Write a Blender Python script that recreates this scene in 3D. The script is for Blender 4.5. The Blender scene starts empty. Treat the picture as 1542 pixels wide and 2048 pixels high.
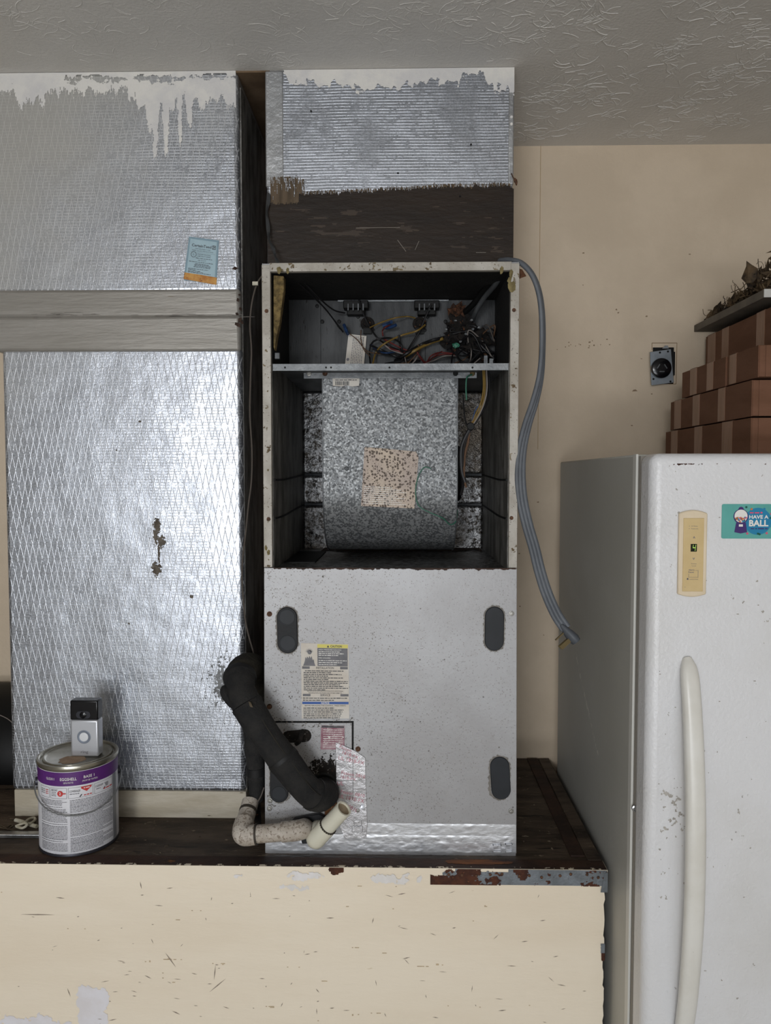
import bpy, bmesh, math, random
from mathutils import Vector, Matrix, Euler, noise
random.seed(7)
C = bpy.context.scene.collection
SC = bpy.context.scene
PI = math.pi

# ------------------------------------------------------------------ camera
F = 1481.0                       # focal length in pixels of the 1542 x 2048 frame
CAMZ = 1.47
cam_d = bpy.data.cameras.new('camera')
cam = bpy.data.objects.new('camera', cam_d)
C.objects.link(cam)
cam.location = (0, 0, CAMZ)
cam.rotation_euler = (math.radians(90 - 2.668), 0, math.radians(1.2))
cam_d.sensor_fit = 'AUTO'
cam_d.sensor_width = 36.0
cam_d.lens = F / 2048 * 36.0
cam_d.clip_start = 0.05
SC.camera = cam

# ------------------------------------------------------------------ light
world = bpy.data.worlds.new('world')
SC.world = world
world.use_nodes = True
bg = world.node_tree.nodes['Background']
bg.inputs[0].default_value = (0.80, 0.88, 1.0, 1)
bg.inputs[1].default_value = 0.75

def area(name, loc, target, sx, sy, power, col):
    d = bpy.data.lights.new(name, 'AREA')
    d.shape = 'RECTANGLE'; d.size = sx; d.size_y = sy
    d.energy = power; d.color = col
    o = bpy.data.objects.new(name, d)
    C.objects.link(o)
    o.location = loc
    v = Vector(target) - Vector(loc)
    o.rotation_euler = v.to_track_quat('-Z', 'Z').to_euler()
    return o
# daylight through the open garage door behind the photographer
area('garage_door_daylight', (-0.75, -3.1, 1.0), (-0.5, 2.0, 1.0), 2.3, 1.9, 42, (0.93, 0.97, 1.0))
# the brightest part of the sky outside the door
area('bright_sky_patch', (-1.0, -3.6, 1.85), (-0.1, 1.7, 1.1), 0.9, 0.7, 62, (0.98, 0.99, 1.0))
# sunlit driveway in front of the door, throwing light up at the ceiling
area('sunlit_driveway', (0.2, -4.3, 0.03), (0.2, -3.9, 3.0), 4.0, 2.2, 330, (0.97, 0.985, 1.0))

SC.view_settings.view_transform = 'Standard'
SC.view_settings.look = 'None'
SC.view_settings.exposure = -0.25
SC.view_settings.gamma = 1.0
SC.view_settings.use_curve_mapping = False

# ------------------------------------------------------------------ helpers
RM = cam.rotation_euler.to_matrix()
CP = Vector((0, 0, CAMZ))
def ray(px, py):
    return RM @ Vector(((px - 771.0) / F, (1024.0 - py) / F, -1.0))
def at(px, py, Y):
    d = ray(px, py); return CP + d * (Y / d.y)
def atx(px, py, X):
    d = ray(px, py); return CP + d * (X / d.x)
def atz(px, py, Z):
    d = ray(px, py); return CP + d * ((Z - CAMZ) / d.z)

def lin(h):
    h = h.lstrip('#')
    r = [int(h[i:i + 2], 16) / 255 for i in (0, 2, 4)]
    return tuple(c / 12.92 if c <= 0.04045 else ((c + 0.055) / 1.055) ** 2.4 for c in r) + (1,)

ORG = {}
def tag(o, label=None, cat=None, group=None, kind=None):
    if label: o['label'] = label
    if cat: o['category'] = cat
    if group: o['group'] = group
    if kind: o['kind'] = kind
    return o
def thing(name, loc, label, cat, group=None):
    o = bpy.data.objects.new(name, None)
    o.empty_display_size = 0.05
    C.objects.link(o); o.location = loc
    ORG[o] = Vector(loc)
    return tag(o, label, cat, group)

class MB:
    def __init__(s): s.v = []; s.f = []
    def add(s, vs, fs):
        n = len(s.v); s.v += [Vector(v) for v in vs]; s.f += [tuple(i + n for i in f) for f in fs]; return s
    def box(s, x0, x1, y0, y1, z0, z1):
        vs = [(x, y, z) for x in (x0, x1) for y in (y0, y1) for z in (z0, z1)]
        return s.add(vs, [(0,1,3,2),(4,6,7,5),(0,4,5,1),(2,3,7,6),(0,2,6,4),(1,5,7,3)])
    def obox(s, c, ax, ay, az, hx, hy, hz):
        c = Vector(c)
        vs = [c + ax*(i*hx) + ay*(j*hy) + az*(k*hz) for i in (-1,1) for j in (-1,1) for k in (-1,1)]
        return s.add(vs, [(0,1,3,2),(4,6,7,5),(0,4,5,1),(2,3,7,6),(0,2,6,4),(1,5,7,3)])
    def quad(s, a, b, c, d): return s.add([a, b, c, d], [(0,1,2,3)])
    def prism(s, pts, axis, a0, a1):
        """pts: 2D outline; axis 'y': (x,z) extruded in y; 'x': (y,z); 'z': (x,y)"""
        def m(p, a):
            return {'y': (p[0], a, p[1]), 'x': (a, p[0], p[1]), 'z': (p[0], p[1], a)}[axis]
        n = len(pts)
        vs = [m(p, a0) for p in pts] + [m(p, a1) for p in pts]
        fs = [tuple(range(n))[::-1], tuple(range(n, 2*n))]
        fs += [(i, (i+1) % n, n + (i+1) % n, n + i) for i in range(n)]
        return s.add(vs, fs)
    def tube(s, pts, r, n=10, caps=True, flat=None):
        pts = [Vector(p) for p in pts]
        rs = r if isinstance(r, (list, tuple)) else [r]*len(pts)
        base = len(s.v)
        t = (pts[1]-pts[0]).normalized()
        up = Vector((0,0,1)) if abs(t.z) < .9 else Vector((0,1,0))
        u = t.cross(up).normalized()
        for i, p in enumerate(pts):
            t = (pts[min(i+1, len(pts)-1)] - pts[max(i-1, 0)]).normalized()
            u = (u - t*u.dot(t)).normalized(); w = t.cross(u)
            for k in range(n):
                a = 2*PI*k/n
                s.v.append(p + (u*math.cos(a) + w*math.sin(a))*rs[i])
        for i in range(len(pts)-1):
            for k in range(n):
                a = base+i*n+k; b = base+i*n+(k+1) % n
                s.f.append((a, b, b+n, a+n))
        if caps:
            s.f.append(tuple(base+k for k in range(n))[::-1])
            e = base+(len(pts)-1)*n
            s.f.append(tuple(e+k for k in range(n)))
        return s
    def cyl(s, p0, p1, r0, r1=None, n=20):
        return s.tube([p0, p1], [r0, r0 if r1 is None else r1], n)
    def lathe(s, prof, c, n=48, axis='z'):
        """prof: (r, h) list around axis through c"""
        base = len(s.v); c = Vector(c)
        for r, h in prof:
            for k in range(n):
                a = 2*PI*k/n
                if axis == 'z': s.v.append(c + Vector((r*math.cos(a), r*math.sin(a), h)))
                else: s.v.append(c + Vector((r*math.cos(a), -h, r*math.sin(a))))
        for i in range(len(prof)-1):
            for k in range(n):
                a = base+i*n+k; b = base+i*n+(k+1) % n
                s.f.append((a, b, b+n, a+n))
        s.f.append(tuple(base+k for k in range(n))[::-1])
        e = base+(len(prof)-1)*n
        s.f.append(tuple(e+k for k in range(n)))
        return s
    def build(s, name, mat, parent=None, smooth=False, bevel=0, seg=2, loc=None, label=None, sub=0, autosmooth=True):
        org = ORG[parent] if parent is not None else Vector(loc or (0, 0, 0))
        me = bpy.data.meshes.new(name)
        me.from_pydata([v - org for v in s.v], [], s.f)
        bm = bmesh.new(); bm.from_mesh(me)
        bmesh.ops.recalc_face_normals(bm, faces=bm.faces)
        bm.to_mesh(me); bm.free()
        me.materials.append(mat)
        o = bpy.data.objects.new(name, me)
        C.objects.link(o)
        if parent is not None: o.parent = parent
        else: o.location = org
        ORG[o] = org
        if smooth:
            for p in me.polygons: p.use_smooth = True
            if autosmooth and not bevel:
                try: me.set_sharp_from_angle(angle=math.radians(40))
                except Exception: pass
        if bevel:
            b = o.modifiers.new('bevel', 'BEVEL'); b.width = bevel; b.segments = seg
            b.limit_method = 'ANGLE'; b.angle_limit = math.radians(35)
            for p in me.polygons: p.use_smooth = True
            try: me.set_sharp_from_angle(angle=math.radians(80))
            except Exception: pass
            b.harden_normals = False
        if sub:
            m = o.modifiers.new('sub', 'SUBSURF'); m.levels = sub; m.render_levels = sub
        if label: o['label'] = label
        return o

def smooth_path(pts, k=8):
    """Catmull-Rom through pts"""
    P = [Vector(p) for p in pts]
    P = [P[0]*2-P[1]] + P + [P[-1]*2-P[-2]]
    out = []
    for i in range(1, len(P)-2):
        for j in range(k):
            t = j/k
            a, b, c, d = P[i-1], P[i], P[i+1], P[i+2]
            out.append(0.5*((2*b) + (c-a)*t + (2*a-5*b+4*c-d)*t*t + (3*b-a-3*c+d)*t**3))
    out.append(P[-2])
    return out
def N2(x, y, s=1.0, seed=0.0):
    return noise.noise(Vector((x*s + seed, y*s, seed*1.7)))
def FB(x, y, s, seed=0, o=4):
    a = 0; w = 1; t = 0
    for i in range(o):
        a += w*N2(x, y, s, seed + i*13.1); t += w; w *= .55; s *= 2.03
    return a/t

def mask_patch(mb, fn, x0, x1, z0, z1, nx, nz, pos, thr=0.0):
    """grid of little cells kept where fn(x,z) > thr: ragged flakes of paint / rust; pos(x,z) -> point"""
    idx = {}
    def vid(i, j):
        if (i, j) not in idx:
            x = x0+(x1-x0)*i/nx; z = z0+(z1-z0)*j/nz
            idx[(i, j)] = len(mb.v); mb.v.append(Vector(pos(x, z)))
        return idx[(i, j)]
    for i in range(nx):
        for j in range(nz):
            x = x0+(x1-x0)*(i+.5)/nx; z = z0+(z1-z0)*(j+.5)/nz
            if fn(x, z) > thr:
                mb.f.append((vid(i, j), vid(i+1, j), vid(i+1, j+1), vid(i, j+1)))
    return mb

# ------------------------------------------------------------------ materials
class NT:
    def __init__(s, name):
        s.m = bpy.data.materials.new(name); s.m.use_nodes = True
        s.t = s.m.node_tree; s.n = s.t.nodes; s.l = s.t.links
        s.b = s.n['Principled BSDF']
        s.tc = s.n.new('ShaderNodeTexCoord').outputs['Object']
    def link(s, a, b): s.l.new(a, b)
    def inp(s, node, i, v):
        if hasattr(v, 'links') or isinstance(v, bpy.types.NodeSocket): s.link(v, node.inputs[i])
        else: node.inputs[i].default_value = v
    def mapping(s, scale=(1,1,1), rot=(0,0,0), loc=(0,0,0)):
        n = s.n.new('ShaderNodeMapping'); s.link(s.tc, n.inputs[0])
        n.inputs['Scale'].default_value = scale; n.inputs['Rotation'].default_value = rot; n.inputs['Location'].default_value = loc
        return n.outputs[0]
    def noise(s, scale, detail=4, rough=.55, vec=None, dist=0):
        n = s.n.new('ShaderNodeTexNoise'); n.inputs['Scale'].default_value = scale
        n.inputs['Detail'].default_value = detail; n.inputs['Roughness'].default_value = rough
        n.inputs['Distortion'].default_value = dist
        s.link(vec or s.tc, n.inputs['Vector']); return n.outputs['Fac']
    def voro(s, scale, vec=None, out='Color', feat='F1'):
        n = s.n.new('ShaderNodeTexVoronoi'); n.feature = feat; n.inputs['Scale'].default_value = scale
        s.link(vec or s.tc, n.inputs['Vector']); return n.outputs[out]
    def dots(s, scale, r, keep, vec=None):
        v = s.n.new('ShaderNodeTexVoronoi'); v.inputs['Scale'].default_value = scale; s.link(vec or s.tc, v.inputs['Vector'])
        c = s.n.new('ShaderNodeSeparateColor'); s.link(v.outputs['Color'], c.inputs[0])
        rad = s.math('MULTIPLY', s.math('GREATER_THAN', c.outputs[0], 1-keep), s.math('MULTIPLY', c.outputs[1], r))
        return s.step(s.math('SUBTRACT', rad, v.outputs['Distance']), -.04, .06)
    def math(s, op, a, b=0.0, c=None):
        n = s.n.new('ShaderNodeMath'); n.operation = op
        s.inp(n, 0, a); s.inp(n, 1, b)
        if c is not None: s.inp(n, 2, c)
        return n.outputs[0]
    def step(s, v, lo, hi, a=0.0, b=1.0):
        n = s.n.new('ShaderNodeMapRange'); n.clamp = True; n.interpolation_type = 'SMOOTHSTEP'
        s.inp(n, 0, v); n.inputs[1].default_value = lo; n.inputs[2].default_value = hi
        n.inputs[3].default_value = a; n.inputs[4].default_value = b
        return n.outputs[0]
    def mix(s, fac, a, b):
        n = s.n.new('ShaderNodeMix'); n.data_type = 'RGBA'
        s.inp(n, 0, fac); s.inp(n, 6, a); s.inp(n, 7, b)
        return n.outputs[2]
    def xyz(s, vec=None):
        n = s.n.new('ShaderNodeSeparateXYZ'); s.link(vec or s.tc, n.inputs[0]); return n.outputs
    def bump(s, h, dist=.002, strength=1.0, prev=None):
        n = s.n.new('ShaderNodeBump'); n.inputs['Distance'].default_value = dist; n.inputs['Strength'].default_value = strength
        s.link(h, n.inputs['Height'])
        if prev is not None: s.link(prev, n.inputs['Normal'])
        return n.outputs[0]
    def out(s, col=None, rough=.6, metal=0., normal=None, spec=None, emit=None, estr=0, alpha=None, coat=0):
        if col is not None: s.inp(s.b, s.b.inputs.find('Base Color'), col)
        s.inp(s.b, s.b.inputs.find('Roughness'), rough); s.inp(s.b, s.b.inputs.find('Metallic'), metal)
        if normal is not None: s.link(normal, s.b.inputs['Normal'])
        if spec is not None: s.b.inputs['Specular IOR Level'].default_value = spec
        if emit is not None:
            s.b.inputs['Emission Color'].default_value = emit; s.b.inputs['Emission Strength'].default_value = estr
        if alpha is not None: s.inp(s.b, s.b.inputs.find('Alpha'), alpha)
        if coat: s.b.inputs['Coat Weight'].default_value = coat
        return s.m

def mat(name, col, col2=None, ns=8, rough=.6, metal=0., bump=0., bs=60, speck=None, spec=.4, stretch=(1,1,1), lo=.35, hi=.65, coat=0):
    """col/col2 mixed by a noise; speck = list of (colour, scale, threshold)"""
    k = NT(name)
    vec = k.mapping(scale=stretch)
    c = lin(col)
    if col2:
        f = k.step(k.noise(ns, 5, .6, vec), lo, hi)
        c = k.mix(f, lin(col), lin(col2))
    for sc_, sz, th in (speck or []):
        f = k.step(k.noise(sz, 3, .6, vec), th, th+.05)
        c = k.mix(f, c, lin(sc_))
    nrm = k.bump(k.noise(bs, 5, .6, vec), bump) if bump else None
    return k.out(c, rough, metal, nrm, spec, coat=coat)

def foil_mat(name, diag=1.0, painted=True, hz=.7):
    """aluminium facing with its white scrim: horizontal yarns and two sets of steep diagonals"""
    k = NT(name)
    x, y, z = k.xyz()
    wob = k.math('MULTIPLY', k.math('SUBTRACT', k.noise(4, 2), .5), .010)
    def lines(u, period, w):
        f = k.math('FRACT', k.math('DIVIDE', k.math('ADD', u, wob), period))
        d = k.math('ABSOLUTE', k.math('SUBTRACT', f, .5))
        return k.step(d, 0.0, w, 1.0, 0.0)
    h = lines(z, .0066, .13)
    h = k.math('MULTIPLY', h, k.step(k.noise(6, 3, .6, k.mapping(scale=(1, 1, .6))), .35, .6, .35, 1))
    d1 = lines(k.math('ADD', x, k.math('MULTIPLY', z, .21)), .0145, .075)
    d2 = lines(k.math('SUBTRACT', x, k.math('MULTIPLY', z, .21)), .0145, .075)
    d = k.math('MULTIPLY', k.math('MAXIMUM', d1, d2), diag)
    brk = k.step(k.noise(70, 3, .7), .32, .5)           # the yarns show through unevenly
    L = k.math('MULTIPLY', k.math('MAXIMUM', k.math('MULTIPLY', h, hz), d), brk)
    crink = k.noise(150, 4, .7)
    dent = k.noise(8, 3, .5)
    hh = k.math('ADD', k.math('MULTIPLY', L, .35), k.math('MULTIPLY', crink, .55))
    nr = k.bump(dent, .006, .7)
    nr = k.bump(hh, .0009, .8, nr)
    base = k.mix(k.step(k.noise(260, 3, .7), .4, .7), lin('#a4a8b0'), lin('#c4c8d0'))
    base = k.mix(k.math('MULTIPLY', L, .8), base, lin('#d2d4d8'))
    spk = k.step(k.noise(190, 2, .6), .66, .72)
    base = k.mix(k.math('MULTIPLY', spk, .5), base, lin('#55514c'))
    met = k.math('SUBTRACT', .94, k.math('MULTIPLY', L, .8))
    if painted:
        # matt grey paint sprayed over the upper left of the board, thinning to the right
        g = k.math('ADD', k.math('MULTIPLY', x, -1.5), k.math('MULTIPLY', z, 1.1))
        g = k.math('ADD', g, k.math('MULTIPLY', k.math('SUBTRACT', k.noise(6, 4), .5), .7))
        q = k.step(g, 1.15, 2.2)
        base = k.mix(q, base, k.mix(k.math('MULTIPLY', L, .35), lin('#a3a19c'), lin('#cfcdc8')))
        met = k.math('SUBTRACT', met, k.math('MULTIPLY', k.math('MULTIPLY', q, met), .8))
        ro = k.math('ADD', .31, k.math('MULTIPLY', q, .16))
        return k.out(base, ro, met, nr)
    return k.out(base, .33, met, nr)

M = {}
M['ceiling'] = mat('ceiling_paint', '#d6d3ce', '#cdcac5', 3, .7, bump=.0012, bs=140)
M['wall'] = mat('cream_wall_paint', '#cdbca6', '#c4b39d', 4, .6, bump=.0006, bs=120, speck=[('#8f7a5e', 60, .78)])
M['brown_board'] = mat('brown_board', '#836650', '#54402f', 5, .85, bump=.002, bs=40, stretch=(3,3,.6))
M['drywall_brown'] = mat('bare_drywall', '#6e5a45', '#574532', 12, .9, bump=.0008)
M['concrete'] = mat('concrete', '#b5b0a8', '#9d988f', 3, .8, bump=.001, bs=60)
M['leftwall'] = mat('dim_garage_wall', '#77726a', None, rough=.7)
M['sidewall'] = mat('far_garage_wall', '#c4bcb0', None, rough=.7)
M['duct_foil'] = foil_mat('duct_board_foil')
M['plenum_foil'] = foil_mat('plenum_foil', diag=.10, painted=False, hz=1.0)
M['grey_tape'] = mat('grey_duct_tape', '#96928c', '#8a867f', 6, .42, .35, bump=.0015, bs=30, speck=[('#6d5f4c', 40, .72)], stretch=(.4,1,3))
M['silver_tape'] = mat('silver_tape', '#b4b5b6', '#9fa0a2', 8, .4, .7, bump=.004, bs=22)
M['smear'] = mat('white_paint', '#d9d6d0', '#c9c7c6', 14, .6, bump=.001, bs=90)
M['mastic'] = mat('dark_mastic', '#221a14', '#291f17', 7, .5, bump=.0010, bs=40, stretch=(.7,1,2.5), spec=.25)
M['mastic_thin'] = mat('thin_mastic', '#5a4a37', '#40321f', 60, .6, bump=.001, bs=120, stretch=(1,1,.2))
M['plinth'] = mat('painted_plinth', '#c6beae', '#b0a693', 10, .65, bump=.002, bs=60, speck=[('#6f624e', 35, .72)], stretch=(.5,1,2))
M['wood_top'] = mat('dark_stained_wood', '#574a3e', '#2a211a', 9, .6, bump=.003, bs=50, speck=[('#7a6c5c', 60, .66), ('#1a1410', 25, .64)], stretch=(.5,2,1), spec=.3)
M['wood_edge'] = mat('rusty_edge', '#40291d', '#27170f', 14, .7, bump=.002, bs=70, speck=[('#7a4a20', 30, .72)], stretch=(.6,1,1.5))
M['panel_cream'] = mat('cream_panel_paint', '#efe3cf', '#e8dac4', 3, .5, bump=.0006, bs=80, speck=[('#c9b494', 45, .75)], stretch=(.35,1,1.4))
M['rust'] = mat('rust', '#54301f', '#3a2018', 40, .85, bump=.002, bs=150, speck=[('#8a5530', 120, .66)])
M['grey_metal_trim'] = mat('bare_grey_trim', '#7d8389', '#6b7074', 30, .5, .4, bump=.001, bs=180)
M['white_patch'] = mat('white_spackle', '#e9e6e6', '#dedad6', 20, .7)
k = NT('dirty_grey_enamel')
x, y, z = k.xyz()
base = k.mix(k.step(k.noise(4, 5, .6), .35, .65), lin('#a7a7a9'), lin('#9c9b9c'))
base = k.mix(k.math('MULTIPLY', k.step(k.noise(30, 6, .75), .52, .75), .35), base, lin('#8a8680'))
# pepper of soot specks, thicker towards the pipe side
side = k.math('ADD', k.step(x, -.30, .25, .95, .35), k.math('MULTIPLY', k.math('SUBTRACT', k.noise(9, 3), .5), 1.2))
base = k.mix(k.math('MULTIPLY', k.dots(300, .42, .28), side), base, lin('#6b655f'))
base = k.mix(k.math('MULTIPLY', k.dots(520, .5, .35), side), base, lin('#77726c'))
base = k.mix(k.math('MULTIPLY', k.dots(60, .11, .22), .8), base, lin('#4c453e'))
M['cab_paint'] = k.out(base, .42, .2, k.bump(k.noise(150, 5), .0003), .5)
M['cab_flange'] = mat('dirty_white_flange', '#b3aea6', '#9b958b', 14, .5, .1, bump=.001, bs=120, speck=[('#6a5f4a', 60, .66), ('#35281c', 260, .66)])
M['liner'] = mat('dark_duct_liner', '#8e8c88', '#54524e', 30, .5, .45, bump=.004, bs=110, stretch=(1,1,.35), speck=[('#a5a4a0', 240, .68)])
M['black_liner'] = mat('sooty_liner', '#1b1a19', '#0f0e0e', 9, .8, bump=.002, bs=80)
M['foil_liner'] = None
M['galv'] = None
M['galv_dark'] = mat('sooty_galvanised', '#66686a', '#505254', 10, .5, .55, bump=.0006, bs=120, stretch=(3,1,.5), speck=[('#2c2a28', 60, .68)])
M['plate_sooty'] = mat('sooty_plate', '#454647', '#343536', 10, .5, .5, bump=.0006, bs=120, stretch=(3,1,.5), speck=[('#1f1d1b', 60, .66)])
M['galv_lip'] = mat('galvanised_lip', '#8d9092', '#74777a', 30, .5, .5, bump=.001, bs=160, speck=[('#d5d7d8', 60, .70), ('#3a3835', 90, .72)])
k = NT('galvanised_spangle')
cell = k.voro(270)
sx = k.n.new('ShaderNodeSeparateColor'); k.link(cell, sx.inputs[0])
base = k.mix(k.step(sx.outputs[0], .25, .75), lin('#56585a'), lin('#888a8b'))
sp_ = k.step(k.noise(300, 3, .7), .62, .68)
M['galv'] = k.out(k.mix(k.math('MULTIPLY', sp_, .6), base, lin('#3d3c3a')), k.step(sx.outputs[1], 0, 1, .4, .6), .45, k.bump(k.noise(90, 3), .0006))
k = NT('speckled_foil_liner')
base = k.mix(k.step(k.noise(80, 6, .75), .40, .62), lin('#a9aaac'), lin('#38332d'))
base = k.mix(k.step(k.noise(7, 4, .6), .45, .7), base, lin('#5d564e'))
M['foil_liner'] = k.out(base, .34, .85, k.bump(k.noise(60, 4, .6), .006))
k = NT('mouldy_paper_label')
base = k.mix(k.step(k.noise(12, 3), .4, .65), lin('#c9b9a8'), lin('#b5a69c'))
dn = k.math('MAXIMUM', k.dots(170, .75, .6), k.dots(330, .7, .5))
base = k.mix(k.math('MULTIPLY', dn, .85), base, lin('#3a2c22'))
M['mould_paper'] = k.out(base, .7)
M['black_rubber'] = mat('black_rubber_plate', '#1d1e21', '#18191c', 20, .55, bump=.0004, bs=200, spec=.3)
M['foam'] = mat('black_foam_sleeve', '#1f1f20', '#2b2a29', 30, .85, bump=.002, bs=260, speck=[('#4a4640', 240, .70)], spec=.25)
M['foam_dusty'] = mat('dusty_foam', '#3a372f', '#2a2825', 22, .9, bump=.003, bs=150, spec=.2)
M['foam_band'] = mat('black_tape_band', '#151516', None, rough=.6)
M['pvc_dirty'] = mat('dirty_pvc', '#c4bcb2', '#aaa094', 18, .5, bump=.0006, bs=150, speck=[('#877b6e', 190, .56), ('#92867a', 60, .58), ('#5b5047', 26, .67), ('#4b4138', 320, .64)])
M['pvc'] = mat('clean_pvc', '#dcd9c9', '#d3cfbd', 10, .38, speck=[('#8f8a7c', 70, .76)])
M['pvc_ring'] = mat('dark_joint', '#3a342d', None, rough=.7)
M['tape_foil'] = None
k = NT('wrinkled_foil_tape')
w1 = k.noise(20, 5, .6, k.mapping(scale=(.5, 1, 1.8)))
w2 = k.noise(160, 3, .6)
base = k.mix(k.step(k.noise(18, 4, .6, k.mapping(scale=(1, 1, .35))), .5, .8), lin('#e3e5ea'), lin('#b4b8c0'))
M['tape_foil'] = k.out(base, .3, .85, k.bump(w2, .0003, .6, k.bump(w1, .0010)))
M['patch_foil'] = mat('printed_foil_tape', '#c6c5c7', '#b2b0b3', 12, .4, .7, bump=.003, bs=40)
M['red_print'] = mat('red_print', '#c07a86', None, rough=.6)
M['paper'] = mat('label_paper', '#d2cdc5', '#c9c0b4', 14, .55, speck=[('#8c7f70', 220, .70)])
M['ink'] = mat('dark_ink', '#45464a', None, rough=.6)
M['ink_soft'] = mat('grey_ink', '#77757a', None, rough=.6)
M['ink_grey'] = mat('grey_block_ink', '#68686c', '#757478', 60, .6)
M['ink_yellow'] = mat('yellow_ink', '#d6cc6a', None, rough=.55)
M['ink_blue'] = mat('blue_ink', '#3f5f9f', None, rough=.55)
M['ink_white'] = mat('white_ink', '#e4e2de', None, rough=.55)
M['ink_red'] = mat('red_ink', '#c23b3a', None, rough=.5)
M['ink_purple'] = mat('purple_ink', '#5b2a74', '#532569', 20, .4)
M['maroon'] = mat('maroon_label', '#8a5a68', '#a98c92', 60, .6, speck=[('#d8d0cc', 110, .58)])
M['blue_label'] = mat('pale_blue_label', '#a3bcc6', '#9ab2bc', 20, .5)
M['blue_border'] = mat('blue_grey_border', '#7d96a3', None, rough=.5)
M['orange_tape'] = mat('brown_tape_strip', '#a8682a', '#c79650', 70, .6, speck=[('#6b3d16', 150, .62)])
M['screw'] = mat('screw_zinc', '#8d8b86', None, rough=.4, metal=.8)
M['screw_rust'] = mat('rusty_screw', '#6a4a36', '#3c2a20', 200, .7, metal=.3)
M['cord'] = mat('grey_cord_jacket', '#62666c', '#595d63', 20, .5, bump=.0003, bs=90)
M['brass'] = mat('brass_prong', '#5d5035', None, rough=.5, metal=.7)
M['wire_grey'] = mat('grey_brown_wire', '#4f4740', None, rough=.6)
M['cover_steel'] = mat('receptacle_steel', '#8b9299', '#7c8389', 20, .45, .5, bump=.0004)
M['black'] = mat('black_plastic', '#0b0b0b', None, rough=.55, spec=.25)
M['char'] = mat('charred_residue', '#1d1713', '#0d0b0a', 60, .9, bump=.004, bs=120, speck=[('#6b432a', 90, .64)])
M['char_brown'] = mat('scorched_copper', '#5d3b26', '#2f1d13', 80, .85, bump=.004, bs=140)
M['fridge'] = None
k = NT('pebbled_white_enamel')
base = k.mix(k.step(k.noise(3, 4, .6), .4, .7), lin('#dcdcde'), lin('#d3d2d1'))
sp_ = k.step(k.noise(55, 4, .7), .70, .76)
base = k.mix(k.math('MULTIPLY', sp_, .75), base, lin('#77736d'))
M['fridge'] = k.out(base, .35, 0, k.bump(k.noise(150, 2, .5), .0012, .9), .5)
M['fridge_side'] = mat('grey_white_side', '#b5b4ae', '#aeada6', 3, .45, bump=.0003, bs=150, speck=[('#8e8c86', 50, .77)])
M['gasket'] = mat('door_gasket', '#8d8880', None, rough=.6)
M['handle'] = mat('handle_plastic', '#dedcd6', '#d6d3cb', 10, .3, speck=[('#a9a49a', 60, .76)])
M['bezel'] = mat('yellowed_bezel', '#dfcfb6', '#d6c5a9', 12, .35)
M['bezel_in'] = mat('yellowed_panel', '#d0b888', '#c8ae7c', 10, .4)
M['lcd'] = mat('dark_display', '#141a0c', None, rough=.25)
k = NT('lit_digit'); M['digit'] = k.out((.3,.5,.1,1), .5, emit=lin('#a6c25a'), estr=.9)
M['teal'] = mat('teal_card', '#5fa9a2', '#57a099', 12, .4)
M['card_blue'] = mat('card_blue', '#1f7fa8', None, rough=.4)
M['card_purple'] = mat('card_purple', '#3f2a6b', None, rough=.4)
M['card_pink'] = mat('card_pink', '#d4567a', None, rough=.4)
M['card_green'] = mat('card_green', '#0f5a4c', None, rough=.4)
M['card_orange'] = mat('card_orange', '#c9764a', None, rough=.4)
M['cardboard'] = mat('cardboard', '#735240', '#684937', 5, .8, bump=.0006, bs=120, stretch=(1,1,4), spec=.2)
M['packing_tape'] = mat('clear_packing_tape', '#94725f', '#87654f', 20, .3, bump=.0008, bs=60, stretch=(1,3,.4))
M['shelf'] = mat('grey_shelf_board', '#6d665c', '#58524a', 8, .7, bump=.0006)
M['shelf_front'] = mat('shelf_front_edge', '#c9c8c4', '#bdbbb6', 15, .6)
M['leaf'] = mat('dry_leaf', '#5d4b34', '#1d1610', 26, .8)
M['leaf_dark'] = mat('dark_dry_leaf', '#2a2019', '#16110d', 40, .85)
M['can_label'] = mat('white_can_label', '#d9d9de', '#d2d2d8', 6, .4)
M['can_metal'] = mat('can_tin', '#b8b4a8', '#a29d90', 12, .28, .9, bump=.0005, bs=40)
M['can_dark'] = mat('can_base_rim', '#3a3a42', None, rough=.4, metal=.5)
M['can_grey'] = mat('can_grey_strip', '#8b8d93', None, rough=.4, metal=.3)
M['steel_wire'] = mat('bail_wire', '#8d8f90', None, rough=.4, metal=.7)
M['ring_black'] = mat('glossy_black', '#0c0c10', None, rough=.2)
M['ring_silver'] = mat('satin_silver', '#c6c8ce', '#c0c2c8', 4, .32, .55)
M['ring_grey'] = mat('button_ring', '#7c8390', None, rough=.35, metal=.4)
M['ring_light'] = mat('button_centre', '#d8dade', None, rough=.35)
M['white_plastic'] = mat('white_plastic_loop', '#c9c4b4', '#b0a994', 30, .5)
M['twig'] = mat('dry_twig', '#5c5040', '#473c2f', 40, .8)
M['chrome'] = mat('chrome_bar', '#c9cacb', '#8f9092', 30, .25, .9)
M['insul'] = mat('yellow_fibreglass', '#857148', '#50432a', 60, .95, bump=.006, bs=120)
M['wire_black'] = mat('wire_black', '#141315', None, rough=.5)
M['wire_yellow'] = mat('wire_yellow', '#79612d', None, rough=.5)
M['wire_red'] = mat('wire_red', '#612725', None, rough=.5)
M['wire_white'] = mat('wire_white', '#7f7873', None, rough=.5)
M['wire_blue'] = mat('wire_blue', '#22395d', None, rough=.5)
M['wire_green'] = mat('wire_green', '#2f6a55', None, rough=.5)
M['wire_brown'] = mat('wire_brown', '#5a4230', None, rough=.6)

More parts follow.
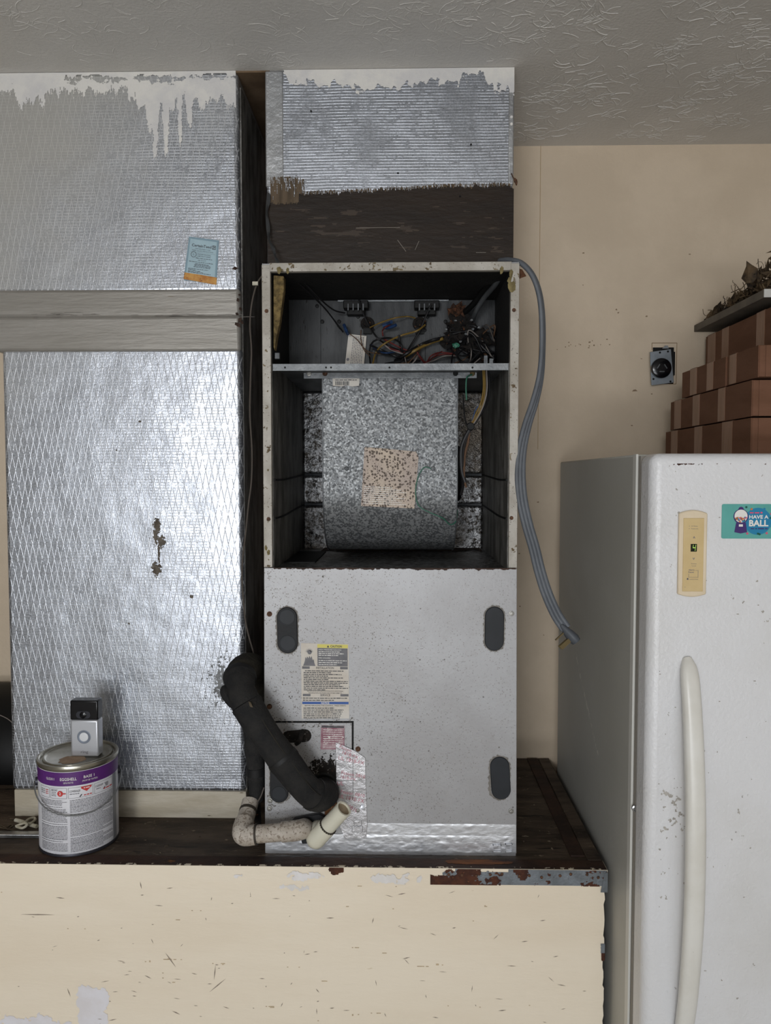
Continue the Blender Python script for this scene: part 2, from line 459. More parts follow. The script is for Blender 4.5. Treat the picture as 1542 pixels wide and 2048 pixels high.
# ------------------------------------------------------------------ text and flat print
def text_mesh(st, bold=0.0):
    cu = bpy.data.curves.new('t', 'FONT'); cu.body = st; cu.size = 1.0; cu.offset = bold; cu.resolution_u = 2
    ob = bpy.data.objects.new('t', cu); C.objects.link(ob)
    dg = bpy.context.evaluated_depsgraph_get(); dg.update()
    me = bpy.data.meshes.new_from_object(ob.evaluated_get(dg))
    v = [tuple(p.co) for p in me.vertices]; f = [tuple(p.vertices) for p in me.polygons]
    bpy.data.objects.remove(ob); bpy.data.curves.remove(cu); bpy.data.meshes.remove(me)
    return v, f
class Sheet:
    """a flat or curved label: fn(u, v, lift) -> point, u right 0..W, v up 0..H in metres"""
    def __init__(s, fn, W, H): s.fn = fn; s.W = W; s.H = H
    def rect(s, mb, u0, v0, u1, v1, lift, nu=1):
        for i in range(nu):
            a = u0+(u1-u0)*i/nu; b = u0+(u1-u0)*(i+1)/nu
            mb.quad(s.fn(a, v0, lift), s.fn(b, v0, lift), s.fn(b, v1, lift), s.fn(a, v1, lift))
    def disc(s, mb, u, v, r, lift, n=24, ry=None):
        ry = ry or r
        mb.add([s.fn(u+r*math.cos(2*PI*i/n), v+ry*math.sin(2*PI*i/n), lift) for i in range(n)], [tuple(range(n))])
    def poly(s, mb, pts, lift): mb.add([s.fn(u, v, lift) for u, v in pts], [tuple(range(len(pts)))])
    def text(s, mb, st, u, v, h, lift, align='c', width=None, bold=0.0, rot=0.0):
        vs, fs = text_mesh(st, bold)
        if not vs: return
        x0 = min(p[0] for p in vs); x1 = max(p[0] for p in vs)
        sc = h/0.70; sx = sc
        if width: sx = width/(x1-x0)
        off = {'c': (x0+x1)/2, 'l': x0, 'r': x1}[align]
        c, sn = math.cos(rot), math.sin(rot)
        P = []
        for p in vs:
            a = (p[0]-off)*sx; b = p[1]*sc
            P.append(s.fn(u+a*c-b*sn, v+a*sn+b*c, lift))
        mb.add(P, fs)
    def words(s, mb, u0, u1, v, h, lift, rnd, fill=1.0):
        """a line of print too small to read: little word-length dashes"""
        u = u0; end = u0+(u1-u0)*fill
        while u < end:
            w = h*rnd.uniform(.9, 4.2)
            e = min(u+w, end)
            s.rect(mb, u, v, e, v+h*rnd.uniform(.6, .8), lift)
            u = e+h*.55
def flat(tl, tr, br, bl, Y):
    """label lying on a plane of constant y given by its four pixel corners on that plane"""
    TL, TR, BR, BL = (at(p[0], p[1], Y) for p in (tl, tr, br, bl))
    W = ((TR-TL).length+(BR-BL).length)/2; H = ((TL-BL).length+(TR-BR).length)/2
    def fn(u, v, lift):
        a = u/W; b = v/H
        p = BL*(1-a)*(1-b)+BR*a*(1-b)+TR*a*b+TL*(1-a)*b
        return p+Vector((0, -lift, 0))
    return Sheet(fn, W, H)
def part(mbfill, name, m, parent, **kw):
    b = MB(); mbfill(b); return b.build(name, m, parent, **kw)

# ================================================================== the room
YW = 2.12; ZC = 2.394; XL, XR, YF = -2.7, 2.4, -3.0
def struct(name, mb, m, **kw):
    o = mb.build(name, m, **kw); o['kind'] = 'structure'; return o
struct('floor', MB().box(XL, XR, YF-2.5, YW, -.1, 0), M['concrete'])
ceil = struct('ceiling', MB().box(XL, XR, YF, YW+.1, ZC, ZC+.1), M['ceiling'])
struct('wall_back', MB().box(XL, XR, YW, YW+.1, 0, ZC), M['wall'])
struct('wall_left', MB().box(XL-.1, XL, YF, YW+.1, 0, ZC), M['leftwall'])
struct('wall_right', MB().box(XR, XR+.1, YF, YW+.1, 0, ZC), M['sidewall'])
fw = MB().box(XL, XR, YF-.1, YF, 2.1, ZC).box(XL, -1.95, YF-.1, YF, 0, 2.1).box(1.55, XR, YF-.1, YF, 0, 2.1)
struct('wall_front', fw, M['sidewall'])
# bare brown board and drywall inside the gap between the two ducts
bb = struct('trim_1', MB().box(-.60, -.27, YW-.012, YW, CAMZ-.813, ZC), M['brown_board'])
part(lambda b: b.box(-.40, -.30, 1.722, YW-.012, ZC-.004, ZC), 'bare_drywall_strip', M['drywall_brown'], ceil)
# plaster ridges of the stomped ceiling texture
rnd = random.Random(3)
mb = MB()
for q in range(900):
    cx = rnd.uniform(-1.15, 1.35); cy = rnd.uniform(.75, 2.08)
    if cx < .27 and cy > 1.70: continue
    dens = 1.0 if cx > .15 else (.62 if cx > -.35 else .38)
    a0 = rnd.uniform(0, 2*PI)
    for j in range(rnd.randint(6, 11)):
        if rnd.random() > dens: continue
        a = a0+rnd.gauss(0, 1.0); r0 = rnd.uniform(.004, .03); L = rnd.uniform(.012, .042)
        hgt = rnd.uniform(.0003, .0010)*(1 if dens > .9 else .7); w = rnd.uniform(.0006, .0012); bend = rnd.gauss(0, .7)
        pts = []
        for t in range(5):
            u = t/4; aa = a+bend*u
            pts.append(Vector((cx+(r0+L*u)*math.cos(aa), cy+(r0+L*u)*math.sin(aa), ZC)))
        if any((p.y > 1.715 and p.x < .275) or p.y > YW-.005 for p in pts): continue
        n0 = len(mb.v)
        for t, p in enumerate(pts):
            d = (pts[min(t+1, 4)]-pts[max(t-1, 0)]).normalized(); sd = Vector((-d.y, d.x, 0))
            ww = w*math.sin(PI*(t+.4)/4.8)+.0003
            mb.v += [p+sd*ww*1.6+Vector((0,0,.0002)), p+sd*ww*.5-Vector((0,0,hgt)), p-sd*ww*.5-Vector((0,0,hgt)), p-sd*ww*1.6+Vector((0,0,.0002))]
        for t in range(4):
            for e in range(3):
                i = n0+t*4+e; mb.f.append((i, i+1, i+5, i+4))
rg = mb.build('plaster_ridge', M['ceiling'], ceil, smooth=True); rg['kind'] = 'stuff'
# faint seam in the back wall, caulk line under the ceiling
wall_b = bpy.data.objects['wall_back']
part(lambda b: b.box(.388, .3895, YW-.0006, YW, 1.55, ZC), 'board_joint', mat('joint_tan', '#a8916f', None, rough=.8), wall_b)  # thin strip in a darker tan for the board seam
mb = MB(); r2 = random.Random(11)
for q in range(46):                                  # scuffs and dents in the cream paint
    x = r2.uniform(.28, 1.1); z = r2.uniform(1.0, 2.1)
    mb.quad((x, YW-.0005, z), (x+r2.uniform(.002,.006), YW-.0005, z), (x+r2.uniform(.002,.005), YW-.0005, z+r2.uniform(.001,.005)), (x-.001, YW-.0005, z+.002))
for q in range(18):
    p = at(1120+r2.uniform(-15, 100), 690+r2.gauss(0, 5), YW-.0005)
    w = r2.uniform(.002, .006); mb.quad(p, p+Vector((w,0,0)), p+Vector((w*.8,0,.003)), p+Vector((0,0,.002)))
p = at(1264, 783, YW-.0006); mb.quad(p, p+Vector((.016,0,.001)), p+Vector((.01,0,.006)), p+Vector((.004,0,.005)))
sc = mb.build('scuff', mat('wall_scuff', '#84705a', None, rough=.8), wall_b); sc['kind'] = 'stuff'

# ================================================================== platform
ZP = CAMZ-.813; YP = 1.509; XPR = .428
plat = thing('equipment_platform', (-.4, 1.8, 0), 'cream painted wooden platform with dark stained top under the air handler', 'platform')
rp = random.Random(5)
edge = []
z = 0.0
while z < ZP-.034:
    edge.append((XPR-.003-abs(rp.gauss(0, .0016)), z)); z += rp.uniform(.006, .02)
outl = [(-1.6, 0.0)]+edge+[(XPR-.004, ZP-.03), (-1.6, ZP-.03)]
part(lambda b: b.prism(outl, 'y', YP, YP+.016), 'front_panel', M['panel_cream'], plat)
part(lambda b: b.box(XPR-.020, XPR-.002, YP+.016, 2.10, 0, ZP-.02), 'side_panel', M['wood_edge'], plat)
part(lambda b: b.box(-1.6, XPR, YP+.03, 2.118, ZP-.02, ZP), 'top_board', M['wood_top'], plat)
part(lambda b: b.prism([(YP-.004, ZP-.033), (YP-.001, ZP-.033), (YP-.001, ZP-.001), (YP+.034, ZP-.001), (YP+.034, ZP+.0015), (YP-.004, ZP+.0015)], 'x', -1.6, XPR),
     'edge_trim', M['panel_cream'], plat, label='metal edge trim painted cream')
# rust brown top flange of the trim, with its ragged paint line
def rust_top(x, y): return .3+.5*FB(x, y, 40, 2) if y > YP+.004 else FB(x, y, 70, 4)+.12
part(lambda b: mask_patch(b, rust_top, -1.2, XPR-.001, YP-.0035, YP+.034, 700, 16, lambda x, y: (x, y, ZP+.0022)), 'rusted_flange', M['wood_edge'], plat)
part(lambda b: mask_patch(b, lambda x, y: 1-((x-at(955, 1722, 1.52).x)/.085)**2-((y-1.530)/.012)**2+.9*FB(x*.5, y, 60, 44)-.3, -.02, .30, YP, YP+.034, 260, 26, lambda x, y: (x, y, ZP+.0027)), 'orange_stain', mat('orange_rust_stain', '#7d4a1c', '#54301a', 40, .7, stretch=(.4, 2, 1)), plat)
def fy(x, z): return (x, YP-.0046, z)
gx0 = at(872, 1750, YP).x
def grey_f(x, z): return (.55 if x > gx0+.02+.03*FB(z, x, 90, 5) else -1)+.8*FB(x, z, 38, 8)-(.75 if z > ZP-.005 and x < gx0+.15 else 0)
part(lambda b: mask_patch(b, grey_f, gx0-.01, XPR-.001, ZP-.032, ZP+.001, 330, 34, fy), 'bare_metal', M['grey_metal_trim'], plat, label='bare grey metal where paint peeled')
def rust_f(x, z):
    if x > gx0-.012:
        v = .85*FB(x*.6, z, 30, 21)+.35*FB(x, z, 120, 3)-.20
        v += .55*max(0, 1-(x-gx0)/.19)*max(0, min(1, (ZP-.012-z)/.010))       # brown along the lower edge
        v += .45*max(0, 1-abs(x-gx0-.06)/.035)+.6*max(0, 1-abs(x-gx0-.178)/.02)*(z > ZP-.022)
        return v
    xa = at(672, 1740, YP).x
    return -.5 + (1.0-((x-xa)/.025)**2-((z-ZP+.004)/.015)**2)+.7*FB(x, z, 90, 6)
part(lambda b: mask_patch(b, rust_f, at(600, 1740, YP).x, XPR-.001, ZP-.033, ZP+.001, 520, 36, lambda x, z: (x, YP-.0050, z)), 'rust_patch', M['rust'], plat)
def spk_f(x, z):
    v = -1
    for px, py, a, b_ in ((790, 1755, .065, .012), (600, 1750, .045, .010), (585, 1775, .03, .008), (480, 1748, .012, .006)):
        p = at(px, py, YP); v = max(v, 1-((x-p.x)/a)**2-((z-p.z)/b_)**2)
    return v*.38-.20+1.15*FB(x, z, 55, 31)
part(lambda b: mask_patch(b, spk_f, at(440, 1750, YP).x, at(880, 1750, YP).x, ZP-.055, ZP+.0, 380, 48, lambda x, z: (x, YP-.0053 if z > ZP-.0335 else YP-.0006, z)), 'white_filler', M['white_patch'], plat)
def wp_f(x, z):
    p = at(185, 2010, YP); q = at(60, 2060, YP)
    v = max(1-abs((x-p.x)/.036)**4-(max(0, z-p.z)/.045)**4, 1-((x-q.x)/.11)**2-((z-q.z)/.04)**2)
    return v*.7-.22+.9*FB(x, z, 40, 41)
part(lambda b: mask_patch(b, wp_f, -.86, -.55, .20, .50, 190, 190, lambda x, z: (x, YP-.0006, z)), 'primer_patch', mat('white_primer', '#e3e1e6', '#dcd8da', 20, .6), plat)
def sc_f(x, z): return FB(x*.10, z, 90, 51)+.28*FB(x, z, 150, 9)-.47
part(lambda b: mask_patch(b, sc_f, -.86, XPR-.01, .20, ZP-.034, 420, 230, lambda x, z: (x, YP-.0005, z)), 'scuff_mark', mat('scuff_tan', '#cbb697', '#b3a083', 60, .7), plat)
mb = MB(); r3 = random.Random(19)
for q in range(130):
    x = r3.uniform(-.82, .40); z = r3.uniform(.2, ZP-.04); a = r3.uniform(0, PI) if r3.random() < .35 else r3.gauss(0, .2); L = r3.uniform(.003, .02); w = r3.uniform(.0004, .0011)
    dx = Vector((math.cos(a), 0, math.sin(a)))*L/2; n_ = Vector((-math.sin(a), 0, math.cos(a)))*w; c = Vector((x, YP-.0007, z))
    mb.quad(c-dx, c-n_, c+dx, c+n_)
for px, py, qx, qy in ((418, 1985, 452, 1957), (428, 1960, 431, 1930), (40, 1829, 110, 1830), (280, 1763, 283, 1778), (330, 1905, 352, 1935)):
    p = at(px, py, YP-.0008); q = at(qx, qy, YP-.0008); n_ = Vector((q.z-p.z, 0, p.x-q.x)).normalized()*.0011
    mb.quad(p, (p+q)/2-n_, q, (p+q)/2+n_)
o = mb.build('scratch', mat('scratch_dark', '#93867a', None, rough=.7), plat); o['kind'] = 'stuff'
# raised strip along the right-hand end of the top
part(lambda b: b.box(.364, .394, YP+.05, 2.11, ZP, ZP+.004), 'end_strip', M['wood_edge'], plat, bevel=.001)
part(lambda b: b.box(.397, .426, YP+.034, 2.11, ZP, ZP+.003), 'end_strip', M['wood_top'], plat, bevel=.001)
# broken corner and chip at the right edge of the front panel
def chip_f(x, z):
    p = at(1206, 1893, YP)
    return 1-((x-p.x)/.007)**2-((z-p.z)/.022)**2+.6*FB(x, z, 150, 71)-.35
part(lambda b: mask_patch(b, chip_f, XPR-.03, XPR-.0025, .38, .50, 40, 150, lambda x, z: (x, YP-.0012, z)), 'paint_chip', M['grey_metal_trim'], plat)
part(lambda b: mask_patch(b, lambda x, z: chip_f(x, z+.017)-.25, XPR-.03, XPR-.002, .36, .48, 40, 150, lambda x, z: (x, YP-.0016, z)), 'rust_chip', M['rust'], plat)
part(lambda b: b.prism([(XPR-.014, ZP-.045), (XPR+.0002, ZP-.045), (XPR+.0002, ZP-.002), (XPR-.006, ZP-.004)], 'y', YP-.0056, YP-.0046), 'bent_corner', M['grey_metal_trim'], plat)
mb = MB()
for q in range(12):
    p = at(900+q*27+r3.uniform(-6, 6), 1752+r3.uniform(-4, 4), YP-.0055)
    mb.lathe([(.0032, 0), (.0028, .001), (.0012, .0016)], p, 10, 'y')
o = mb.build('nail_head', M['screw_rust'], plat, smooth=True)
mb = MB()
for q in range(200):
    x = r3.uniform(-.82, .34); y = r3.uniform(1.55, 2.05)
    if -.31 < x < .26 and y > 1.56: continue
    c = Vector((x, y, ZP)); a = r3.uniform(0, PI); L = r3.uniform(.002, .009); w = L*r3.uniform(.3, .8)
    u = Vector((math.cos(a), math.sin(a), 0)); v = Vector((-u.y, u.x, 0)); h = Vector((0, 0, r3.uniform(.0006, .003)))
    mb.add([c-u*L, c-v*w, c+u*L, c+v*w, c+h], [(0,1,4), (1,2,4), (2,3,4), (3,0,4)])
o = mb.build('grit', mat('grit', '#6b5f50', '#3c332a', 90, .8), plat); o['kind'] = 'stuff'

# ================================================================== left duct
YD = 1.72
XD0, XD1 = at(12, 1100, YD).x, at(481, 800, YD).x
duct = thing('return_duct', (-.65, 1.9, ZP), 'tall foil faced duct of insulation board bearing a pale blue label, beside the air handler', 'duct')
zA, zB, zC_ = at(300, 577, YD).z, at(300, 704, YD).z, at(300, 1583, YD).z
part(lambda b: b.box(XD0-.01, XD1, YD, YW-.002, zA-.01, ZC-.0005), 'upper_duct_board', M['duct_foil'], duct, bevel=.010, seg=3)
part(lambda b: b.box(XD0, XD1+.003, YD, YW-.002, zC_, zB+.01), 'lower_duct_board', M['duct_foil'], duct, bevel=.010, seg=3)
zM = at(300, 632, YD).z
part(lambda b: b.box(XD0-.012, XD1+.0015, YD-.0022, YW-.004, zM-.004, zA), 'tape_band', M['grey_tape'], duct, bevel=.009, seg=3)
part(lambda b: b.box(XD0-.012, XD1+.0022, YD-.0032, YW-.004, zB, zM+.001), 'tape_band', M['grey_tape'], duct, bevel=.009, seg=3)
part(lambda b: b.box(XD0+.004, XD1+.004, YD+.003, YW-.002, ZP, zC_), 'base_board', M['plinth'], duct, bevel=.002)
# darker grey sheet on the side facing the gap
part(lambda b: b.box(XD1+.001, XD1+.0042, YD+.016, YW-.01, ZP+.06, ZC-.03), 'side_facing', M['liner'], duct)
# white paint smeared along the top edge, with brush runs
def smear_f(x, z):
    d = ZC-z
    px = 802+x/YD*F+7*FB(x*3, z, 45, 71)
    lim = .055
    if px < 100: lim = .075 if px > 40 else .055
    if px > 265:
        lim = .075+.03*max(0, FB(x, 0, 30, 5))
        for c, w, L in ((292, 22, .105), (307, 12, .15), (318, 11, .205), (339, 10, .20), (352, 14, .11), (368, 8, .185), (385, 14, .125), (410, 18, .10), (440, 18, .085), (462, 12, .07)):
            lim = max(lim, L*(1-((px-c)/w)**2))
    v = (lim-d)*10 + .38*FB(x*2.5, z*.55, 26, 15)+.22*FB(x*4, z*.8, 110, 16)
    if px > 140: v = min(v, (abs(d-.015-.004*FB(x, 0, 11, 18))-.0065)*55+1.5*FB(x*1.3, z*1.2, 34, 19)+.5*FB(x, z, 140, 22)+.22+max(0, px-300)*.0006)
    if d < .006: v = .3
    return v-.12
part(lambda b: mask_patch(b, smear_f, XD0-.008, XD1-.004, ZC-.24, ZC-.0008, 330, 180, lambda x, z: (x, YD-.0009, z)), 'white_paint_smear', M['smear'], duct)
# torn facing
def tear_f(x, z):
    v = -1
    for px, py, a, b_ in ((314, 1050, 9, 18), (311, 1072, 5, 22), (323, 1083, 9, 14), (318, 1105, 2.5, 26), (313, 1138, 11, 16), (280, 843, 3.5, 3.5), (384, 1194, 5, 4), (233, 900, 2, 2), (258, 1247, 3, 2)):
        p = at(px, py, YD); v = max(v, 1-((x-p.x)/(a*YD/F))**2-((z-p.z)/(b_*YD/F))**2)
    return v*.6+.9*FB(x, z, 170, 61)+.35*FB(x, z, 420, 62)-.18
part(lambda b: mask_patch(b, tear_f, -.70, -.44, at(300, 1260, YD).z, at(300, 830, YD).z, 260, 430, lambda x, z: (x, YD-.0009, z)), 'torn_facing', mat('torn_backing', '#6a6258', '#4d453c', 60, .8, bump=.002, bs=150), duct)
def mold_f(x, z):
    p = at(455, 1365, YD)
    return .52-math.hypot((x-p.x)/.075, (z-p.z)/.10)*.62+.8*FB(x, z, 120, 77)-.30
part(lambda b: mask_patch(b, mold_f, -.50, -.37, at(455, 1480, YD).z, at(455, 1270, YD).z, 150, 230, lambda x, z: (x, YD-.0008, z)), 'mould_stain', mat('mould', '#8b8d8f', '#6d6e6e', 90, .7), duct)
# old mastic crumbs on the right edge
mb = MB(); r4 = random.Random(31)
for px, py, s in ((470, 537, .007), (476, 600, .006), (480, 640, .008), (477, 650, .007), (472, 648, .005), (484, 645, .006), (474, 628, .005), (481, 618, .005), (479, 590, .004)):
    c = at(px, py, YD-.004)
    u = Vector((r4.uniform(-1,1), r4.uniform(-.4,.4), r4.uniform(-1,1))).normalized(); v = u.cross(Vector((0,1,0))).normalized()
    mb.add([c+u*s, c+v*s*.7+Vector((0,-.004,0)), c-u*s, c-v*s*.7, c+Vector((0,-.006,0)), c+Vector((0,.004,0))], [(0,1,4),(1,2,4),(2,3,4),(3,0,4),(1,0,5),(2,1,5),(3,2,5),(0,3,5)])
o = mb.build('mastic_crumb', mat('crumb', '#56443a', '#3c2c25', 90, .8), duct); o['kind'] = 'stuff'
# tape scratches
mb = MB()
for q in range(26):
    px = r4.uniform(10, 470); py = 631+r4.gauss(0, 2.2); p = at(px, py, YD-.0036); L = r4.uniform(.01, .06)
    mb.quad(p, p+Vector((L, 0, .0006)), p+Vector((L*.8, 0, .0016)), p+Vector((.002, 0, .001)))
mb.build('crease', mat('tape_crease', '#75706a', None, rough=.7), duct)['kind'] = 'stuff'
# pale blue label
S = flat((378, 473), (438, 481), (433, 569), (367, 560), YD-.0008)
W, H = S.W, S.H
lb = part(lambda b: S.rect(b, 0, 0, W, H, .0003), 'label', M['blue_border'], duct, label='pale blue label with brown lower edge')
part(lambda b: S.rect(b, W*.06, H*.16, W*.94, H*.955, .0006), 'label_field', M['blue_label'], lb)
part(lambda b: S.poly(b, [(0, H*.02), (W, -H*.01), (W, H*.155), (W*.5, H*.17), (0, H*.175)], .0008), 'brown_strip', M['orange_tape'], lb)
mb = MB(); rw = random.Random(2)
S.text(mb, 'CertainTeed', W*.45, H*.79, H*.062, .0009, width=W*.64, bold=.02)
S.rect(mb, W*.80, H*.775, W*.91, H*.865, .0009)
S.text(mb, 'CERTAINTEED CORP.', W*.5, H*.735, H*.026, .0009, width=W*.52)
S.text(mb, 'FIBER GLASS INSULATION', W*.5, H*.69, H*.028, .0009, width=W*.68)
S.rect(mb, W*.1, H*.665, W*.9, H*.668, .0009)
S.text(mb, 'UNDERWRITERS', W*.33, H*.615, H*.03, .0009, 'l', width=W*.44)
S.text(mb, 'LABORATORIES', W*.33, H*.57, H*.03, .0009, 'l', width=W*.44)
S.text(mb, 'AIR DUCT', W*.5, H*.475, H*.032, .0009, width=W*.26)
S.text(mb, 'UL', W*.22, H*.59, H*.045, .0009, width=W*.06)
for i in range(24):
    a = 2*PI*i/24; b2 = 2*PI*(i+1)/24
    mb.add([S.fn(W*.22+r*W*math.cos(t), H*.61+r*W*math.sin(t), .0009) for r, t in ((.075, a), (.075, b2), (.09, b2), (.09, a))], [(0,1,2,3)])
for y, a, c in ((.53, .3, .85), (.44, .1, .9), (.40, .3, .75), (.375, .28, .8), (.35, .28, .82), (.325, .26, .8), (.28, .1, .75), (.26, .1, .35), (.235, .1, .5), (.21, .1, .6), (.19, .1, .85)):
    S.words(mb, W*a, W*c, H*y, H*.017, .0009, rw, .95)
part(lambda b: (b.v.extend(mb.v), b.f.extend(mb.f)), 'lettering', M['ink'], lb)
mb = MB(); S.text(mb, 'G', W*.855, H*.79, H*.06, .0011, bold=.03); mb.build('emblem', M['blue_label'], lb)

# ================================================================== plenum on top of the unit
XQ0, XQ1 = at(532, 250, YD).x, at(1027, 250, YD).x
ZU = CAMZ+.448
plen = thing('supply_plenum', (-.03, 1.9, ZU), 'foil faced duct box above the air handler with a dark mastic band along its bottom', 'duct')
part(lambda b: b.box(XQ0, XQ1, YD, YW-.002, ZU, ZC-.0005), 'duct_board', M['plenum_foil'], plen, bevel=.006, seg=3)
xt = at(567, 250, YD).x
part(lambda b: b.box(XQ0-.0015, xt, YD-.0012, YD+.1, at(780, 372, YD).z, ZC-.002), 'corner_tape', M['silver_tape'], plen, bevel=.003)
part(lambda b: b.box(XQ1-.012, XQ1+.0012, YD-.0010, YD+.1, at(780, 372, YD).z, ZC-.002), 'corner_tape', M['silver_tape'], plen, bevel=.003)
def ps_f(x, z):
    d = ZC-z; px = 802+x/YD*F
    lim = .032+.022*FB(x, 0, 14, 3)+.016*max(0, 1-((px-760)/90)**2)+.024*max(0, min(1, (px-960)/40))
    v = (lim-d)*14+.5*FB(x*1.6, z, 40, 33)
    v -= .6*max(0, min(1, (585-px)/20))
    return v-.02-.55*max(0, FB(x, z, 26, 35))
part(lambda b: mask_patch(b, ps_f, XQ0, XQ1+.001, ZC-.075, ZC-.0008, 360, 52, lambda x, z: (x, YD-.0014, z)), 'white_paint_smear', M['smear'], plen)
zm = at(800, 371, YD).z
def edge_z(x):
    px = 802+x/YD*F
    e = zm-.004+.010*math.sin((px-640)/120)+.006*FB(x, 0, 60, 2)
    return e-(.016*max(0, 1-((px-740)/260)**2))
def ms_f(x, z):
    px = 802+x/YD*F
    br = .010*FB(x*6, z*.35, 60, 43)
    return edge_z(x)+br-z - (.02 if px < 600 else 0) - (.004 if px > 1015 else 0)
part(lambda b: mask_patch(b, ms_f, XQ0+.002, XQ1+.0016, ZU-.002, zm+.03, 420, 150, lambda x, z: (x, YD-.0020, z)), 'mastic_coat', M['mastic'], plen, label='dark brown mastic band')
def mt_f(x, z):
    px = 802+x/YD*F
    up = edge_z(x)+.007
    if 540 < px < 612: up = at(780, 352, YD).z - .0006*max(0, px-600)
    if z > up+.006*FB(x*7, z*.3, 60, 47): return -1
    lo = edge_z(x)-.030
    return .36-.36*max(0, (z-lo)/(up-lo+1e-4))+.75*FB(x*9, z*.5, 70, 45)
part(lambda b: mask_patch(b, mt_f, at(541, 360, YD).x, XQ1-.006, zm-.07, zm+.04, 520, 110, lambda x, z: (x, YD-.0017, z)), 'thin_mastic', M['mastic_thin'], plen)
part(lambda b: mask_patch(b, lambda x, z: FB(x*.5, z*3, 30, 81)-.42+.22*(1-abs((z-at(780, 462, YD).z)/.06)), XQ0+.02, XQ1-.02, ZU+.03, zm-.02, 260, 110, lambda x, z: (x, YD-.0023, z)), 'mastic_streak', mat('mastic_streak', '#33271c', '#3b2d20', 25, .5, stretch=(.3,1,6)), plen)
mb = MB()
for px, py in ((796, 346), (942, 289), (622, 222), (920, 392)):
    p = at(px, py, YD-.0026); mb.lathe([(.0022, 0), (.0018, .001)], p, 10, 'y')
mb.build('pin_hole', M['black'], plen)
mb = MB()
for a, b_ in (((712, 456), (800, 455)), ((795, 480), (812, 503)), ((838, 482), (830, 500)), ((952, 505), (972, 505))):
    p = at(*a, YD-.0028); q = at(*b_, YD-.0028); mb.tube([p, q], .0006, 5)
mb.build('scratch', mat('mastic_scratch', '#8c857c', None, rough=.6), plen)
mb = MB()
for px, py in ((1023, 234), (1023, 248)):
    mb.lathe([(.0035, 0), (.003, .001)], at(px, py, YD-.0012), 12, 'y')
mb.build('paint_drip', M['smear'], plen)
# loose flap of old tape hanging at the plenum's lower left corner
mb = MB(); pts = smooth_path([at(534, 385, YD-.012), at(531, 430, YD-.02), at(535, 475, YD-.03), at(546, 505, YD-.05), at(552, 526, YD-.07)], 6)
for i, p in enumerate(pts):
    mb.v += [p, p+Vector((.006+.002*math.sin(i*.9), .006, 0)), p+Vector((.006+.002*math.sin(i*.9), .0075, 0)), p+Vector((0, .0015, 0))]
for i in range(len(pts)-1):
    for e in range(4):
        a = i*4+e; b_ = i*4+(e+1) % 4; mb.f.append((a, b_, b_+4, a+4))
mb.build('loose_tape', M['galv_dark'], plen, smooth=True)
mb = MB()                                            # dried insect case stuck on the right edge
mb.tube(smooth_path([at(1023, 347, YD-.003), at(1027, 356, YD-.012), at(1034, 360, YD-.014)], 4), .0012, 6)
mb.tube(smooth_path([at(1029, 357, YD-.014), at(1032, 364, YD-.016), at(1033, 371, YD-.014)], 4), [.002,.003,.0036,.004,.0036,.003,.0024,.002,.001], 8)
tag(mb.build('insect_case', M['screw_rust'], None, smooth=True, loc=at(1030, 360, YD-.01)), 'small brown dried insect case stuck to the edge of the duct box above the unit', 'insect case')

# ================================================================== air handler
YU = 1.569; YB = 2.10
def U(px, py, dy=0.0): return at(px, py, YU+dy)
def ux(px, py=1000): return at(px, py, YU).x
def uz(py, px=780): return at(px, py, YU).z
AX0, AX1 = ux(528), ux(1034)
air = thing('air_handler', ((AX0+AX1)/2, 1.83, ZP), 'grey metal air handler standing open on the platform with its upper door off', 'air handler')
zt = ZU; zo = uz(1135)                                 # top, lower lip of the open half
fl = ux(544)-AX0
part(lambda b: b.box(AX0, AX0+.0015, YU, YB, ZP, zt), 'side_sheet', M['cab_paint'], air)
part(lambda b: b.box(AX1-.0015, AX1, YU, YB, ZP, zt), 'side_sheet', M['cab_paint'], air)
part(lambda b: b.box(AX0, AX1, YU+.002, YB, zt-.002, zt), 'top_sheet', M['cab_paint'], air)
part(lambda b: b.box(AX0, AX1, YB-.002, YB, ZP, zt-.002), 'back_sheet', M['galv_dark'], air)
part(lambda b: b.box(AX0-.001, AX0+fl, YU-.002, YU+.010, zo, zt-.003), 'frame_flange', M['cab_flange'], air, bevel=.001)
part(lambda b: b.box(AX1-fl, AX1+.001, YU-.002, YU+.010, zo, zt-.003), 'frame_flange', M['cab_flange'], air, bevel=.001)
part(lambda b: b.box(AX0+fl-.002, AX1-fl+.002, YU-.001, YU+.012, zt-.017, zt+.001), 'frame_flange', M['cab_flange'], air, bevel=.001)
# insulation liners
LX0, LX1 = AX0+.018, AX1-.018
zs = CAMZ+.2415                                        # shelf level
part(lambda b: b.box(AX0+.0015, LX0, YU+.012, YB-.004, ZP+.55, zs), 'side_liner', M['liner'], air)
part(lambda b: b.box(LX1, AX1-.0015, YU+.012, YB-.004, ZP+.55, zs), 'side_liner', M['liner'], air)
part(lambda b: b.box(AX0+.0015, LX0, YU+.012, YB-.004, zs, zt-.004), 'side_liner', M['black_liner'], air)
part(lambda b: b.box(LX1, AX1-.0015, YU+.012, YB-.004, zs, zt-.004), 'side_liner', M['black_liner'], air)
part(lambda b: b.box(LX0, LX1, YU+.013, YB-.004, zt-.016, zt-.004), 'top_liner', M['black_liner'], air)
YL = 2.06
for za, zb in ((at(780, 1095, YL).z-.02, at(780, 1012, YL).z), (at(780, 1007, YL).z, at(780, 952, YL).z), (at(780, 947, YL).z, zs-.004)):
    part(lambda b: b.box(LX0, LX1, YL, YB-.004, za, zb), 'back_liner', M['foil_liner'], air, bevel=.006, seg=3)
part(lambda b: b.box(LX0, LX1, YU+.012, YL, zo-.012, zo-.006), 'compartment_floor', M['foil_liner'], air)
